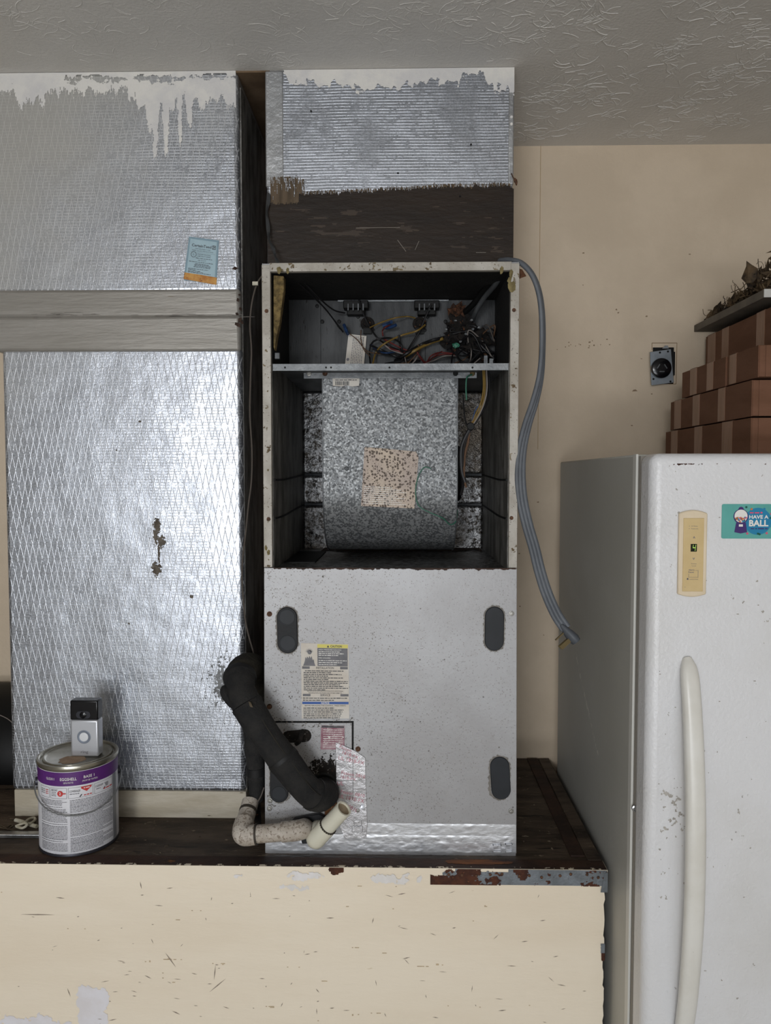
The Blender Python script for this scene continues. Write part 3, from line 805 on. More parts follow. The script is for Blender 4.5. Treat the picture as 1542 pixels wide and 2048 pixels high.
part(lambda b: b.box(LX0+.003, LX0+.075, 1.70, 1.95, zo-.0065, zo-.0035), 'floor_hole', M['black'], air, label='black opening in the compartment floor')
part(lambda b: mask_patch(b, lambda x, y: .35-abs(y-2.02)*6+FB(x, y, 30, 12), LX0+.06, LX1-.01, 1.86, YL-.002, 120, 50, lambda x, y: (x, y, zo-.004)), 'floor_stain', mat('rust_brown_stain', '#3c2c22', '#57402f', 30, .8), air)
# folds across the side liners
for py0, py1, s in ((963, 948, 0), (1021, 1010, 0), (950, 975, 1), (1008, 1020, 1)):
    X = LX0+.001 if s == 0 else LX1-.001
    zb = at(780, 950 if py0 < 1000 else 1010, YL).z
    pts = [Vector((X, YU+.02, zb-.012)), Vector((X, YU+.15, zb-.012)), Vector((X, YU+.32, zb-.006)), Vector((X, YL, zb))]
    part(lambda b: b.tube(smooth_path(pts, 6), .0022, 6), 'liner_crease', M['black'], air)
# yellow fibreglass showing in the upper left corner
pr = [(ux(545, 545), uz(546)), (ux(566, 548), uz(548)), (ux(566, 580), uz(575)), (ux(562, 600), uz(605)), (ux(557, 640), uz(645)), (ux(551, 670), uz(672)), (ux(547, 690), uz(698)), (ux(545, 690), uz(690))]
o = part(lambda b: b.prism(pr, 'y', YU+.011, YU+.035), 'insulation_strip', M['insul'], air, bevel=.004)
mb = MB(); r5 = random.Random(8)
for px, py, s in ((1022, 548, .012), (1024, 572, .016), (1019, 560, .010), (536, 940, .004), (558, 540, .012), (575, 541, .008), (1003, 540, .010), (532, 1096, .007), (537, 1105, .007)):
    c = U(px, py, -.003)
    n0 = len(mb.v)
    k9 = 9
    mb.v += [c+Vector((s*math.cos(2*PI*i/k9)*r5.uniform(.4, 1)*.6, r5.uniform(-.001, .001), s*math.sin(2*PI*i/k9)*r5.uniform(.5, 1))) for i in range(k9)]+[c+Vector((0, -.003, 0))]
    mb.f += [(n0+i, n0+(i+1) % k9, n0+k9) for i in range(k9)]
mb.build('fibre_tuft', mat('olive_tuft', '#8a7d57', '#6b6040', 60, .95), air)['kind'] = 'stuff'
def fl_dirt(x, z): return .7*FB(x, z, 55, 91)-.30+.45*FB(x, z, 220, 92)
part(lambda b: (mask_patch(b, fl_dirt, AX0, AX0+fl-.001, zo, zt-.004, 26, 700, lambda x, z: (x, YU-.0026, z)),
                mask_patch(b, lambda x, z: fl_dirt(x+3, z), AX1-fl+.001, AX1, zo, zt-.004, 26, 700, lambda x, z: (x, YU-.0026, z)),
                mask_patch(b, lambda x, z: fl_dirt(x+7, z)+.06, AX0+fl, AX1-fl, zt-.016, zt, 560, 20, lambda x, z: (x, YU-.0016, z))),
     'flange_grime', mat('flange_grime', '#7b6c50', '#574733', 40, .8), air)
mb = MB()
for px, py in ((533, 622), (537, 1038), (1028, 620), (1023, 1036)):
    mb.lathe([(.0042, 0), (.0035, .0012), (.001, .0014)], U(px, py, -.0026), 10, 'y')
mb.build('screw_hole', M['screw_rust'], air, smooth=True)
# --- shelf between the electrical and the blower compartment
shelf = part(lambda b: b.box(LX0+.001, LX1-.001, YU+.011, YL-.002, zs-.003, zs-.001), 'divider_shelf', M['galv_dark'], air)
part(lambda b: b.box(LX0+.001, LX1-.001, YU+.010, YU+.0118, CAMZ+.2263, zs-.001), 'shelf_lip', M['galv_lip'], shelf)
mb = MB()
for px in (570, 652, 662, 779, 945):
    mb.lathe([(.0022, 0), (.002, .0006)], at(px, 735, YU+.0098), 10, 'y')
mb.build('lip_hole', M['black'], shelf)
# --- blower
YBL = 1.70
bx0, bx1 = at(645, 900, YBL).x, at(915, 900, YBL).x
ztop = CAMZ+.236
R_ = .158; yc = YBL+R_; zcn = CAMZ-.022
prof = [(YBL, ztop), (YBL, zcn)]
for i in range(1, 19):
    a = PI+ (PI*.55)*i/18
    prof.append((yc+R_*math.cos(a), zcn+R_*math.sin(a)))
prof += [(2.01, zcn-.10), (2.035, zcn), (2.035, ztop)]
o = part(lambda b: b.prism(prof, 'x', bx0+.002, bx1-.002), 'blower_housing', M['galv'], air, smooth=True)
blow = o
pc = Vector((1.87, CAMZ+.03))
prof2 = [tuple(pc+(Vector(p)-pc)*1.012) for p in prof]
for a, b_ in ((bx0-.0005, bx0+.002), (bx1-.002, bx1+.0005)):
    part(lambda b: b.prism([(p[0]+(.0005), min(p[1], ztop)) for p in prof2], 'x', a, b_), 'side_plate', M['galv_dark'], blow, smooth=True)
part(lambda b: b.prism([(YBL+.02+p[0]*0, p[1]) for p in ()] or [(1.95, CAMZ), (1.95, CAMZ+.01), (1.96, CAMZ+.01)], 'x', bx1, bx1+.004), 'mount_tab', M['galv_dark'], blow)
mb = MB()
n = 28; c0 = Vector((bx1, 1.845, CAMZ+.01))
for (r0, x0) in ((.088, 0), (.085, .008), (.070, .010), (.066, .018), (.020, .020)):
    for i in range(n): mb.v.append(c0+Vector((x0, r0*math.cos(2*PI*i/n), r0*math.sin(2*PI*i/n))))
for j in range(4):
    for i in range(n):
        a = j*n+i; b_ = j*n+(i+1) % n; mb.f.append((a, b_, b_+n, a+n))
mb.f.append(tuple(4*n+i for i in range(n)))
mb.build('motor', M['black'], blow, smooth=True)
# mounting flange under the shelf
fx0, fx1 = at(608, 749, YBL).x, at(953, 749, YBL).x
fz1, fz0 = CAMZ+.2380, at(780, 757, YBL).z
part(lambda b: b.box(fx0, fx1, YBL-.004, YBL-.001, fz0, fz1), 'mounting_flange', M['galv_lip'], air)
for px, m in ((618, 'screw'), (650, 'screw_rust'), (911, 'black'), (945, 'brass')):
    part(lambda b: b.lathe([(.0060, 0), (.0055, .0015), (.0042, .0018), (.0038, .001)], at(px, 747, YBL-.0041), 14, 'y'), 'bolt', M[m], air, smooth=True)
# paper on the blower
S = flat((729, 894), (838, 902), (829, 1017), (722, 1012), YBL-.002)
W, H = S.W, S.H
pl = part(lambda b: S.poly(b, [(0, 0), (W, H*.0), (W, H*.9), (W*.95, H*.985), (W*.3, H), (0, H), (0, H*.9)], .0006), 'paper_label', M['mould_paper'], blow, label='tan paper label spotted with black mould')
mb = MB(); rw = random.Random(6)
for i in range(9): S.words(mb, W*.04, W*.94, H*(.05+.035*i), H*.015, .0009, rw, rw.uniform(.5, 1))
mb.build('print', M['ink_white'], pl)
S = flat((665, 757), (719, 757), (718, 773), (666, 773), YBL-.002); W, H = S.W, S.H
pl = part(lambda b: S.poly(b, [(0, .1*H), (W*.35, 0), (W*.5, H*.15), (W*.75, 0), (W, H*.1), (W, H), (0, H)], .0006), 'barcode_label', M['paper'], blow)
mb = MB(); u = W*.1
while u < W*.62:
    w = rw.choice((.0007, .0012, .0018)); S.rect(mb, u, H*.15, u+w, H*.65, .0009); u += w+rw.choice((.0007, .0012))
S.words(mb, W*.1, W*.9, H*.76, H*.14, .0009, rw)
mb.build('barcode', M['ink'], pl)
mb = MB()
for px, py, r in ((693, 937, .0052), (866, 937, .0055), (895, 803, .0035), (881, 777, .0015), (720, 770, .002)):
    mb.lathe([(r, 0), (r*.8, .0014), (r*.3, .0018)], at(px, py, YBL-.001), 12, 'y')
mb.box(at(871, 833, YBL).x, at(890, 833, YBL).x, YBL-.001, YBL, at(780, 834, YBL).z, at(780, 832, YBL).z)
mb.box(at(677, 943, YBL).x, at(688, 943, YBL).x, YBL-.001, YBL, at(780, 944, YBL).z, at(780, 943, YBL).z)
mb.build('rivet', M['galv_dark'], blow)

# --- electrical compartment
YC = 1.82
def cplate(px0, px1, py0, dy, m='plate_sooty'):
    x0 = at(px0, 660, YC).x if px0 else LX0; x1 = at(px1, 660, YC).x if px1 else LX1
    return part(lambda b: b.box(max(x0, LX0), min(x1, LX1), YC+dy, YC+dy+.0015, zs-.001, at(780, py0, YC).z), 'control_plate', M[m], air)
cplate(None, 641, 599, 0)
cplate(641, 677, 600, .004)
cplate(677, 897, 603, .002)
cplate(897, None, 601, 0)
part(lambda b: b.box(at(676, 600, YC).x, at(897, 600, YC).x, YC-.006, YC+.002, at(780, 604, YC).z, at(780, 601, YC).z), 'plate_lip', M['galv_lip'], air)
part(lambda b: b.box(at(850, 700, YC).x, at(851, 700, YC).x, YC-.0005, YC+.001, zs, at(780, 694, YC).z), 'plate_seam', M['black'], air)
for px, py in ((634, 612), (644, 643), (678, 643), (716, 633), (745, 659), (855, 633), (849, 660), (891, 643)):
    part(lambda b: b.lathe([(.0048, 0), (.0042, .0016), (.002, .0020)], at(px, py, YC-.0005), 12, 'y'), 'plate_screw', M['black'], air, smooth=True)
for px in (713, 853):                                  # two heater relays hanging from the lip
    c = at(px, 617, YC)
    o = part(lambda b: (b.box(c.x-.030, c.x+.030, YC-.030, YC-.001, c.z-.006, c.z+.013), b.box(c.x-.022, c.x+.022, YC-.022, YC-.001, c.z-.020, c.z-.006)), 'relay', M['black'], air, bevel=.002)
    part(lambda b: [b.box(c.x+d-.0015, c.x+d+.0015, YC-.034, YC-.029, c.z-.012, c.z+.004) for d in (-.018, -.006, .006, .018)], 'terminal', M['galv_dark'], o)
    d = at(px+(-14 if px > 800 else 22), 648, YC)
    o2 = part(lambda b: b.lathe([(.017, 0), (.016, .006), (.010, .007), (.008, .012)], d+Vector((0, -.001, 0)), 18, 'y'), 'limit_switch', M['char'], air, smooth=True)
    part(lambda b: b.box(d.x-.010, d.x+.010, YC-.010, YC-.001, d.z-.025, d.z-.012), 'switch_foot', M['black'], o2)
S = flat((697, 668), (733, 672), (728, 730), (690, 730), YC-.004); W, H = S.W, S.H
pl = part(lambda b: S.rect(b, 0, 0, W, H, .0005), 'rating_label', M['paper'], air, label='white rating label')
mb = MB()
for i in range(7):
    for j in range(1):
        u = W*(.28+.09*i)
        v = H*.04
        while v < H*.92:
            e = v+rw.uniform(.002, .008); S.rect(mb, u, v, u+W*.035, min(e, H*.95), .0009); v = e+.0014
S.disc(mb, W*.12, H*.18, .0035, .0009, 16)
mb.build('print', M['ink_soft'], pl)

def wire(m, pts, r=.0017, Y=YC-.03, name='wire', dy=None):
    P = []
    for i, p in enumerate(pts):
        yy = p[2] if len(p) > 2 else Y+(.012*math.sin(i*1.7+p[0]*.05))
        P.append(at(p[0], p[1], yy))
    return part(lambda b: b.tube(smooth_path(P, 6), r, 7), name, M[m], air, smooth=True)
wire('wire_black', [(572, 548, 1.63), (595, 565, 1.66), (620, 588, 1.70), (648, 615, 1.74), (668, 640, 1.77), (686, 664, 1.80)], .0018)
wire('wire_black', [(574, 546, 1.63), (602, 560, 1.66), (634, 592, 1.70), (656, 612, 1.74), (672, 622, 1.78), (690, 626, 1.80)], .0018)
wire('wire_black', [(580, 547, 1.63), (612, 570, 1.67), (640, 606, 1.72), (662, 632, 1.76), (680, 658, 1.79)], .0016)
wire('wire_blue', [(688, 650), (692, 660), (696, 668)], .004, name='terminal_sleeve')
wire('wire_brown', [(700, 668), (715, 680), (726, 694), (738, 704), (760, 708)], .0012)
wire('wire_brown', [(722, 660), (722, 680), (728, 700), (740, 712)], .0012)
wire('wire_yellow', [(740, 655), (762, 645), (790, 636), (815, 633), (830, 636)], .0016)
wire('wire_blue', [(765, 652), (775, 648), (783, 644)], .004, name='terminal_sleeve')
wire('wire_blue', [(772, 656), (782, 654), (792, 650)], .004, name='terminal_sleeve')
wire('wire_red', [(766, 672), (765, 662), (770, 655), (780, 650)], .0018)
wire('wire_yellow', [(745, 730), (752, 705), (768, 688), (800, 672), (833, 662), (850, 650)], .0022)
wire('wire_black', [(741, 729), (739, 705), (744, 686), (760, 678), (785, 677), (803, 690), (798, 706), (770, 708), (746, 698)], .0022)
wire('wire_black', [(718, 600), (728, 630), (742, 658), (757, 678), (778, 692), (806, 704)], .0022)
wire('wire_black', [(862, 608), (850, 636), (838, 664), (822, 690), (812, 706)], .0024)
wire('wire_red', [(758, 678), (775, 694), (796, 702), (822, 708)], .0020)
wire('wire_white', [(760, 682), (780, 698), (800, 706), (818, 711)], .0020)
wire('wire_red', [(764, 676), (790, 690), (812, 700), (830, 704)], .0018)
wire('wire_yellow', [(805, 716), (830, 701), (856, 688), (886, 677)], .0036)
wire('wire_black', [(790, 722), (815, 706), (842, 690), (868, 680), (895, 674)], .0040)
wire('wire_black', [(770, 728), (790, 724), (806, 718), (800, 690), (798, 670)], .0028)
wire('wire_black', [(740, 690), (762, 700), (790, 712), (815, 720), (840, 722)], .0026)
wire('wire_blue', [(742, 690), (756, 702), (772, 706), (790, 704)], .0020)
wire('wire_red', [(834, 704), (842, 718), (852, 726), (862, 712), (880, 705), (905, 707)], .0018)
wire('wire_red', [(846, 728), (858, 722), (868, 714), (890, 708), (914, 710)], .0017)
wire('wire_red', [(840, 712), (850, 724), (860, 720), (872, 710), (884, 703)], .0016)
wire('wire_white', [(852, 727), (870, 720), (890, 712), (916, 712)], .0015)
wire('wire_white', [(824, 728), (832, 718), (838, 706)], .0018)
wire('wire_white', [(808, 708), (811, 720), (813, 730)], .0014)
wire('wire_brown', [(815, 728), (830, 712), (840, 700), (836, 690)], .0016)
wire('wire_brown', [(910, 726), (930, 718), (946, 702), (955, 690)], .0016)
wire('wire_brown', [(780, 728), (800, 728), (818, 724)], .0020)
rt = random.Random(23)
for q in range(26):                                    # scorched tangle on the right
    x, y = rt.uniform(905, 960), rt.uniform(660, 712); P = [(x, y)]
    for s in range(4):
        x = min(988, max(896, x+rt.gauss(10, 22))); y = min(731, max(650, y+rt.gauss(6, 20))); P.append((x, y, YC-.02-rt.uniform(0, .06)))
    P[0] = P[0]+(YC-.03,)
    wire('wire_black' if q % 5 else ('wire_brown', 'wire_white', 'wire_grey')[q % 3], P, rt.uniform(.0012, .0024))
def blob(px, py, Y, r, m, name, n=2, amp=.55, seed=0):
    bm = bmesh.new(); bmesh.ops.create_icosphere(bm, subdivisions=n, radius=1)
    c = at(px, py, Y); mb = MB()
    for v in bm.verts:
        p = v.co; k_ = 1+amp*noise.noise(p*2.3+Vector((seed, 0, 0)))+.3*noise.noise(p*6+Vector((seed, 3, 0)))
        mb.v.append(c+Vector((p.x*r[0], p.y*r[1], p.z*r[2]))*k_)
    mb.f = [tuple(v.index for v in f.verts) for f in bm.faces]; bm.free()
    return mb.build(name, M[m], air)
blob(915, 628, YC-.03, (.018, .02, .022), 'char_brown', 'scorched_lump', 3, .9, 1)
blob(922, 652, YC-.03, (.030, .025, .026), 'char', 'scorched_lump', 3, .9, 4)
blob(906, 678, YC-.035, (.022, .02, .022), 'char', 'scorched_lump', 3, .8, 9)
blob(945, 680, YC-.03, (.040, .025, .026), 'char', 'scorched_lump', 3, .9, 12)
blob(962, 712, YC-.03, (.024, .02, .022), 'char', 'scorched_lump', 3, .9, 15)
for px, py in ((943, 640), (946, 658), (921, 683), (893, 659), (911, 641), (958, 655), (932, 668)):
    blob(px, py, YC-.065, (.004, .003, .003), 'galv_lip', 'terminal_lug', 1, .6, px)
blob(912, 691, YC-.06, (.008, .004, .006), 'wire_green', 'corroded_lug', 2, .8, 3)
part(lambda b: b.tube(smooth_path([at(1002, 543, 1.64), at(985, 560, 1.68), at(962, 588, 1.73), at(945, 610, 1.76), at(925, 628, 1.79)], 6), [.007]*25, 10), 'supply_cable', M['black'], air, smooth=True)
part(lambda b: b.tube(smooth_path([at(1006, 546, 1.64), at(990, 570, 1.68), at(968, 596, 1.73), at(952, 622, 1.76), at(945, 640, 1.79)], 6), [.006]*25, 10), 'supply_cable', M['galv_dark'], air, smooth=True)
part(lambda b: b.box(at(968, 690, YC-.06).x, at(975, 690, YC-.06).x, YC-.062, YC-.058, zs, at(780, 712, YC-.06).z), 'terminal', M['galv_lip'], air)
part(lambda b: b.box(at(979, 690, YC-.06).x, at(988, 690, YC-.06).x, YC-.062, YC-.058, zs, at(780, 718, YC-.06).z), 'terminal', M['galv_lip'], air)
part(lambda b: b.box(ux(548), ux(558), YU+.02, YU+.03, uz(714), uz(701)), 'bracket', M['galv_dark'], air, bevel=.001)
# wires running down beside the blower
yv = 1.66
wire('wire_yellow', [(966, 741, yv), (967, 775, yv), (962, 805, yv), (950, 832, yv), (941, 850, yv)], .0018)
wire('wire_yellow', [(969, 741, yv), (970, 778, yv), (965, 808, yv), (953, 835, yv), (942, 852, yv)], .0016)
wire('wire_white', [(973, 741, yv), (974, 775, yv), (970, 800, yv), (960, 826, yv), (944, 852, yv)], .0018)
wire('wire_black', [(977, 741, yv+.02), (978, 790, yv+.02), (968, 818, yv+.01), (946, 852, yv)], .0022)
wire('wire_blue', [(956, 812, yv), (950, 822, yv), (947, 834, yv), (942, 850, yv)], .0015)
wire('wire_black', [(944, 850, yv), (930, 875, yv), (922, 900, yv), (923, 940, yv), (930, 965, yv)], .0040)
wire('wire_brown', [(940, 855, yv), (936, 885, yv), (930, 910, yv), (928, 950, yv), (932, 975, yv)], .0026)
wire('wire_black', [(942, 856, yv), (928, 890, yv), (925, 930, yv), (926, 970, yv+.02), (922, 990, yv+.03)], .0032)
wire('wire_black', [(926, 790, yv+.03), (928, 820, yv+.02), (932, 845, yv+.01), (940, 856, yv)], .0016)
wire('wire_green', [(944, 749, yv+.03), (934, 755, yv+.02), (932, 775, yv+.02), (933, 800, yv+.02)], .0017)
part(lambda b: b.lathe([(.0075, 0), (.009, .004), (.0075, .008)], at(941, 853, yv-.004), 10, 'y'), 'cable_tie', M['black'], air)
wire('wire_green', [(862, 937, YBL-.006), (848, 935, YBL-.006), (836, 955, YBL-.006), (831, 985, YBL-.006), (838, 1012, YBL-.006), (862, 1026, YBL-.006), (885, 1036, YBL-.004), (900, 1049, YBL+.01), (912, 1042, YBL+.02), (915, 1020, YBL+.04)], .0012)

# --- closed lower half
Yp0, Yp1 = YU-.006, YU
outl = [(529, 1135), (1033, 1137), (1032, 1704.5), (707.5, 1704), (707.5, 1440.5), (529.5, 1440.5)]
front = part(lambda b: b.prism([(U(*p).x, U(*p).z) for p in outl], 'y', Yp0, Yp1), 'front_panel', M['cab_paint'], air, bevel=.0008)
acc = part(lambda b: b.prism([(U(*p).x, U(*p).z) for p in ((530, 1444.5), (704, 1444.5), (704, 1704), (531, 1704))], 'y', Yp0+.001, Yp1), 'access_panel', M['cab_paint'], air, bevel=.0008)
part(lambda b: b.box(AX0+.002, AX1-.002, YU+.0005, YU+.003, ZP+.002, zo-.001), 'inner_skin', M['black'], air)
part(lambda b: mask_patch(b, lambda x, z: (z-(zo-.0028))*120+.8*FB(x, z, 70, 14), AX0+.002, AX1-.002, zo-.012, zo, 420, 14, lambda x, z: (x, Yp0-.0004, z)), 'rusted_edge', M['wood_edge'], front)
# black knock-out plates
def stadium(px, py0, py1, wpx, Y0, th, m, par, name, tilt=0):
    top = at(px, py0, Y0); bot = at(px+tilt, py1, Y0); r = wpx/2*Y0/F
    u = (top-bot).normalized(); v = Vector((u.z, 0, -u.x))
    a = top-u*r; b_ = bot+u*r; pts = []
    for i in range(13):
        t = PI*i/12; pts.append(a+v*(r*math.cos(t))+u*(r*math.sin(t)))
    for i in range(13):
        t = PI+PI*i/12; pts.append(b_+v*(r*math.cos(t))+u*(r*math.sin(t)))
    return part(lambda b: b.prism([(p.x, p.z) for p in pts], 'y', Y0-th, Y0), name, M[m], par, bevel=.0015), a, b_, r
M['plate_slate'] = mat('slate_plate', '#24272c', '#1f2226', 20, .5, spec=.3)
for px, y0, y1, w, tl, nd, par in ((574, 1214, 1306, 41, 2, 2, front), (989, 1213, 1301, 38, -1, 0, front), (998, 1513, 1598, 39, 5, 0, front), (560, 1515, 1604, 38, -2, 1, acc)):
    o, a, b_, r = stadium(px, y0, y1, w, Yp0, .004, 'black_rubber' if nd else 'plate_slate', par, 'knockout_plate', tl)
    for c in ([a, b_] if nd == 2 else [b_] if nd else []):
        part(lambda b: b.lathe([(r*.80, 0), (r*.78, .0006), (r*.72, .0006), (r*.70, -.0004), (r*.2, -.0004)], Vector((c.x, Yp0-.0042, c.z)), 28, 'y'), 'disc', M['plate_slate'], o, smooth=True)
    part(lambda b: mask_patch(b, lambda x, z: .45-abs(math.hypot(max(0, abs(x-a.x)-.0), max(0, abs(z-(a.z+b_.z)/2)-(a.z-b_.z)/2))-r)*110+.6*FB(x, z, 160, 17)-.15, a.x-r-.012, a.x+r+.012, b_.z-r-.012, a.z+r+.012, 60, 110, lambda x, z: (x, Yp0-.0004, z)), 'grime_ring', mat('grime_ring', '#85807a', '#6a655f', 60, .6), par)
for px, py, m, par in ((539, 1228, 'screw_rust', front), (1023, 1227, 'screw', front), (539, 1413, 'screw_rust', front), (1022, 1622, 'screw', front), (716, 1498, 'screw_rust', front), (540, 1601, 'screw', acc), (539, 1617, 'screw', acc), (716, 1620, 'screw', acc)):
    part(lambda b: b.lathe([(.0058, 0), (.0056, .0012), (.0040, .0014), (.0038, .0042), (.001, .0045)], U(px, py, -.0062), 6 if False else 14, 'y'), 'screw', M[m], par, smooth=True)
# recessed grip on the access panel, with the end of a copper stub in it
c = U(594, 1471, -.0052)
pts = [(c.x+.024+.014*math.cos(t), c.z+.014*math.sin(t)) if i < 9 else (c.x-.012+.013*math.cos(t), c.z-.003+.013*math.sin(t)) for i, t in enumerate([-PI/2+PI*i/8 for i in range(9)]+[PI/2+PI*i/8 for i in range(9)])]
pts = [(x-.007, z) for x, z in pts]
part(lambda b: b.prism(pts, 'y', Yp0-.0004, Yp0+.0015), 'grip_hole', M['char'], acc)
part(lambda b: b.tube(smooth_path([at(605, 1462, Yp0), at(603, 1470, Yp0-.014), at(599, 1482, Yp0-.020), at(592, 1488, Yp0-.016)], 5), .0048, 10), 'copper_stub', M['char'], acc, smooth=True)
# rust and soot around the pipe entry
def soot(x, z):
    p = U(655, 1555); q = U(640, 1625)
    return .85-math.hypot((x-p.x)/.034, (z-p.z)/.036)*.55+.65*FB(x, z, 110, 27)-.15
part(lambda b: mask_patch(b, soot, ux(590), ux(705), uz(1660), uz(1500), 130, 180, lambda x, z: (x, Yp0-.0006+.001, z)), 'rust_ring', M['char'], acc)
part(lambda b: b.lathe([(.030, 0), (.026, .002), (.012, .002)], U(648, 1572, -.0058), 24, 'y'), 'pipe_hole', M['black'], acc)
def rim_rust(x, z):
    p = U(665, 1610)
    return .75-math.hypot((x-p.x)/.022, (z-p.z)/.05)*.7+.6*FB(x, z, 120, 29)-.2
part(lambda b: mask_patch(b, rim_rust, ux(620), ux(705), uz(1675), uz(1540), 90, 150, lambda x, z: (x, Yp0-.0001, z)), 'rust_run', mat('orange_rust', '#7c5430', '#4c2d1c', 60, .85), acc)
# soot drifted over the lower left corner of the panels
def drift(x, z):
    return .6*FB(x, z, 70, 37)+.8*FB(x, z, 330, 38)-.20-max(0, x-ux(640))*.8+ (.12 if z < uz(1380) else 0)
part(lambda b: mask_patch(b, drift, AX0+.003, ux(1020), uz(1640), uz(1150), 520, 460, lambda x, z: (x, Yp0-.0005, z), .22), 'soot_speck', mat('soot_speck', '#77726c', '#5d5852', 60, .6), front)
# data plate
S = flat((642, 1451), (689, 1452), (689, 1499), (641, 1499), Yp0-.0002); W, H = S.W, S.H
pl = part(lambda b: S.rect(b, 0, 0, W, H, .0006), 'data_label', M['maroon'], acc, label='faded maroon label, scraped')
mb = MB(); S.rect(mb, W*.02, H*.92, W*.98, H*.99, .0010)
mb.build('border', M['ink'], pl)
mb = MB()
for i in range(9): S.words(mb, W*.1, W*.92, H*(.1+.09*i), H*.03, .0010, rw)
mb.build('print', M['ink_white'], pl)
# caution label
S = flat((602, 1286), (697, 1288), (698.5, 1437), (603.5, 1437), Yp0-.0002); W, H = S.W, S.H
pl = part(lambda b: S.rect(b, 0, 0, W, H, .0006), 'caution_label', M['paper'], front, label='white caution label with yellow and blue bars')
def V(py): return H*(1-(py-1286)/150.5)
mb = MB(); S.rect(mb, W*.345, V(1294.5), W*.985, V(1287.5), .0010); mb.build('yellow_bar', M['ink_yellow'], pl)
mb = MB(); S.rect(mb, W*.345, V(1331), W*.98, V(1295), .0010)
for a, b_, t0, t1 in ((.02, .18, 1337, 1332), (.82, .98, 1337, 1332), (.03, .19, 1391.5, 1387), (.82, .99, 1391.5, 1387)): S.rect(mb, W*a, V(t0), W*b_, V(t1), .0010)
mb.build('grey_block', M['ink_grey'], pl)
mb = MB()
fx, fy_, fw_ = W*.17, V(1331), W*.26
flame = [(-.5, 0), (-.42, .25), (-.36, .5), (-.30, .95), (-.22, .75), (-.16, 1.0), (-.05, .8), (.02, 1.08), (.10, .82), (.2, 1.05), (.28, .6), (.36, .72), (.42, .3), (.5, 0)]
S.poly(mb, [(fx+a*fw_, fy_+b_*H*.125) for a, b_ in flame], .0010)
mb.build('flame_pictogram', M['ink_grey'], pl)
mb = MB()
for i in range(9):
    a = PI*(.06+.11*i); c0_ = (W*.175, V(1304))
    S.poly(mb, [(c0_[0]+.0035*math.cos(a-.25), c0_[1]+.0035*math.sin(a-.25)), (c0_[0]+.0095*math.cos(a), c0_[1]+.0095*math.sin(a)), (c0_[0]+.0035*math.cos(a+.25), c0_[1]+.0035*math.sin(a+.25))], .0010)
S.disc(mb, W*.18, V(1304), .0045, .0010)
mb.build('hand_pictogram', M['ink_grey'], pl)
mb = MB(); S.rect(mb, W*.015, V(1407.5), W*.99, V(1402.5), .0010); mb.build('blue_bar', M['ink_blue'], pl)
mb = MB()
S.text(mb, 'CAUTION', W*.74, V(1293.2), H*.028, .0014, width=W*.24, bold=.02)
tm = MB(); S.poly(tm, [(W*.545, V(1293.5)), (W*.595, V(1293.5)), (W*.57, V(1288.8))], .0014); tm.build('warning_triangle', M['ink'], pl)
S.text(mb, 'INSTALLATION', W*.5, V(1336.6), H*.028, .0014, width=W*.37)
S.text(mb, 'SERVICE', W*.5, V(1391.3), H*.028, .0014, width=W*.21)
y = 1341.5
for i, fill in enumerate((.9, .62, .86, .55, .9, .56, 1, 1, .82, .9, 1, .5)):
    S.words(mb, W*(.05 if i else .08), W*.98, V(y), H*.014, .0014, rw, fill); y += 3.45
S.text(mb, 'SEE INSTALLATION INSTRUCTIONS FOR ADDITIONAL', W*.5, V(1382), H*.013, .0014, width=W*.76)
S.text(mb, 'INFORMATION ON THESE AND OTHER SUBJECTS', W*.5, V(1386), H*.013, .0014, width=W*.70)
S.words(mb, W*.03, W*.96, V(1396), H*.014, .0014, rw, 1); S.words(mb, W*.03, W*.96, V(1400.3), H*.014, .0014, rw, .7)
S.text(mb, 'BEFORE REPLACING THE CONTROL, THESE EVENTS', W*.5, V(1411.5), H*.016, .0014, width=W*.86)
for i, fill in enumerate((.7, .9, .88, .86, .84, .82)): S.words(mb, W*.04, W*.97, V(1416+i*3.9), H*.014, .0014, rw, fill)
mb.build('lettering', M['ink'], pl)
mb = MB(); S.text(mb, 'NOTICE', W*.5, V(1406.8), H*.025, .0014, width=W*.17, bold=.02)
S.text(mb, 'HIGH PRESSURE HAZARD', W*.37, V(1299.5), H*.018, .0014, 'l', width=W*.48)
for i, (y, fill) in enumerate(((1303, .75), (1306.5, .9), (1310, .7), (1320.5, 1), (1324.5, .85), (1328.5, .65))): S.words(mb, W*.37, W*.96, V(y), H*.013, .0014, rw, fill)
S.text(mb, 'FIRE HAZARD', W*.37, V(1316), H*.018, .0014, 'l', width=W*.25)
mb.build('white_lettering', M['ink_white'], pl)

# foil tape along the foot and the printed patch
def sheet(px0, px1, py0, py1, Y, amp, nx, nz, seed):
    b = MB(); a = at(px0, py1, Y); c = at(px1, py0, Y)
    for j in range(nz+1):
        for i in range(nx+1):
            x = a.x+(c.x-a.x)*i/nx; z = a.z+(c.z-a.z)*j/nz
            e = min(i, nx-i, 6)/6*min(j, nz-j, 2)/2
            w_ = amp*(.25+.75*abs(FB(x*.8, z*1.6, 38, seed))*2)*e
            zz = z+(.0012*FB(x, 0, 70, seed+5) if j in (0, nz) else 0)
            b.v.append(Vector((x, Y-w_, zz)))
    b.f = [(j*(nx+1)+i, j*(nx+1)+i+1, (j+1)*(nx+1)+i+1, (j+1)*(nx+1)+i) for j in range(nz) for i in range(nx)]
    return b
ft = sheet(733, 1032, 1649, 1676, Yp0-.0004, .0006, 150, 14, 3).build('foil_tape', M['tape_foil'], front, smooth=True, autosmooth=False)
ft = sheet(531.5, 1032, 1672, 1706.5, Yp0-.0010, .0009, 250, 18, 9).build('foil_tape', M['tape_foil'], front, smooth=True, autosmooth=False)
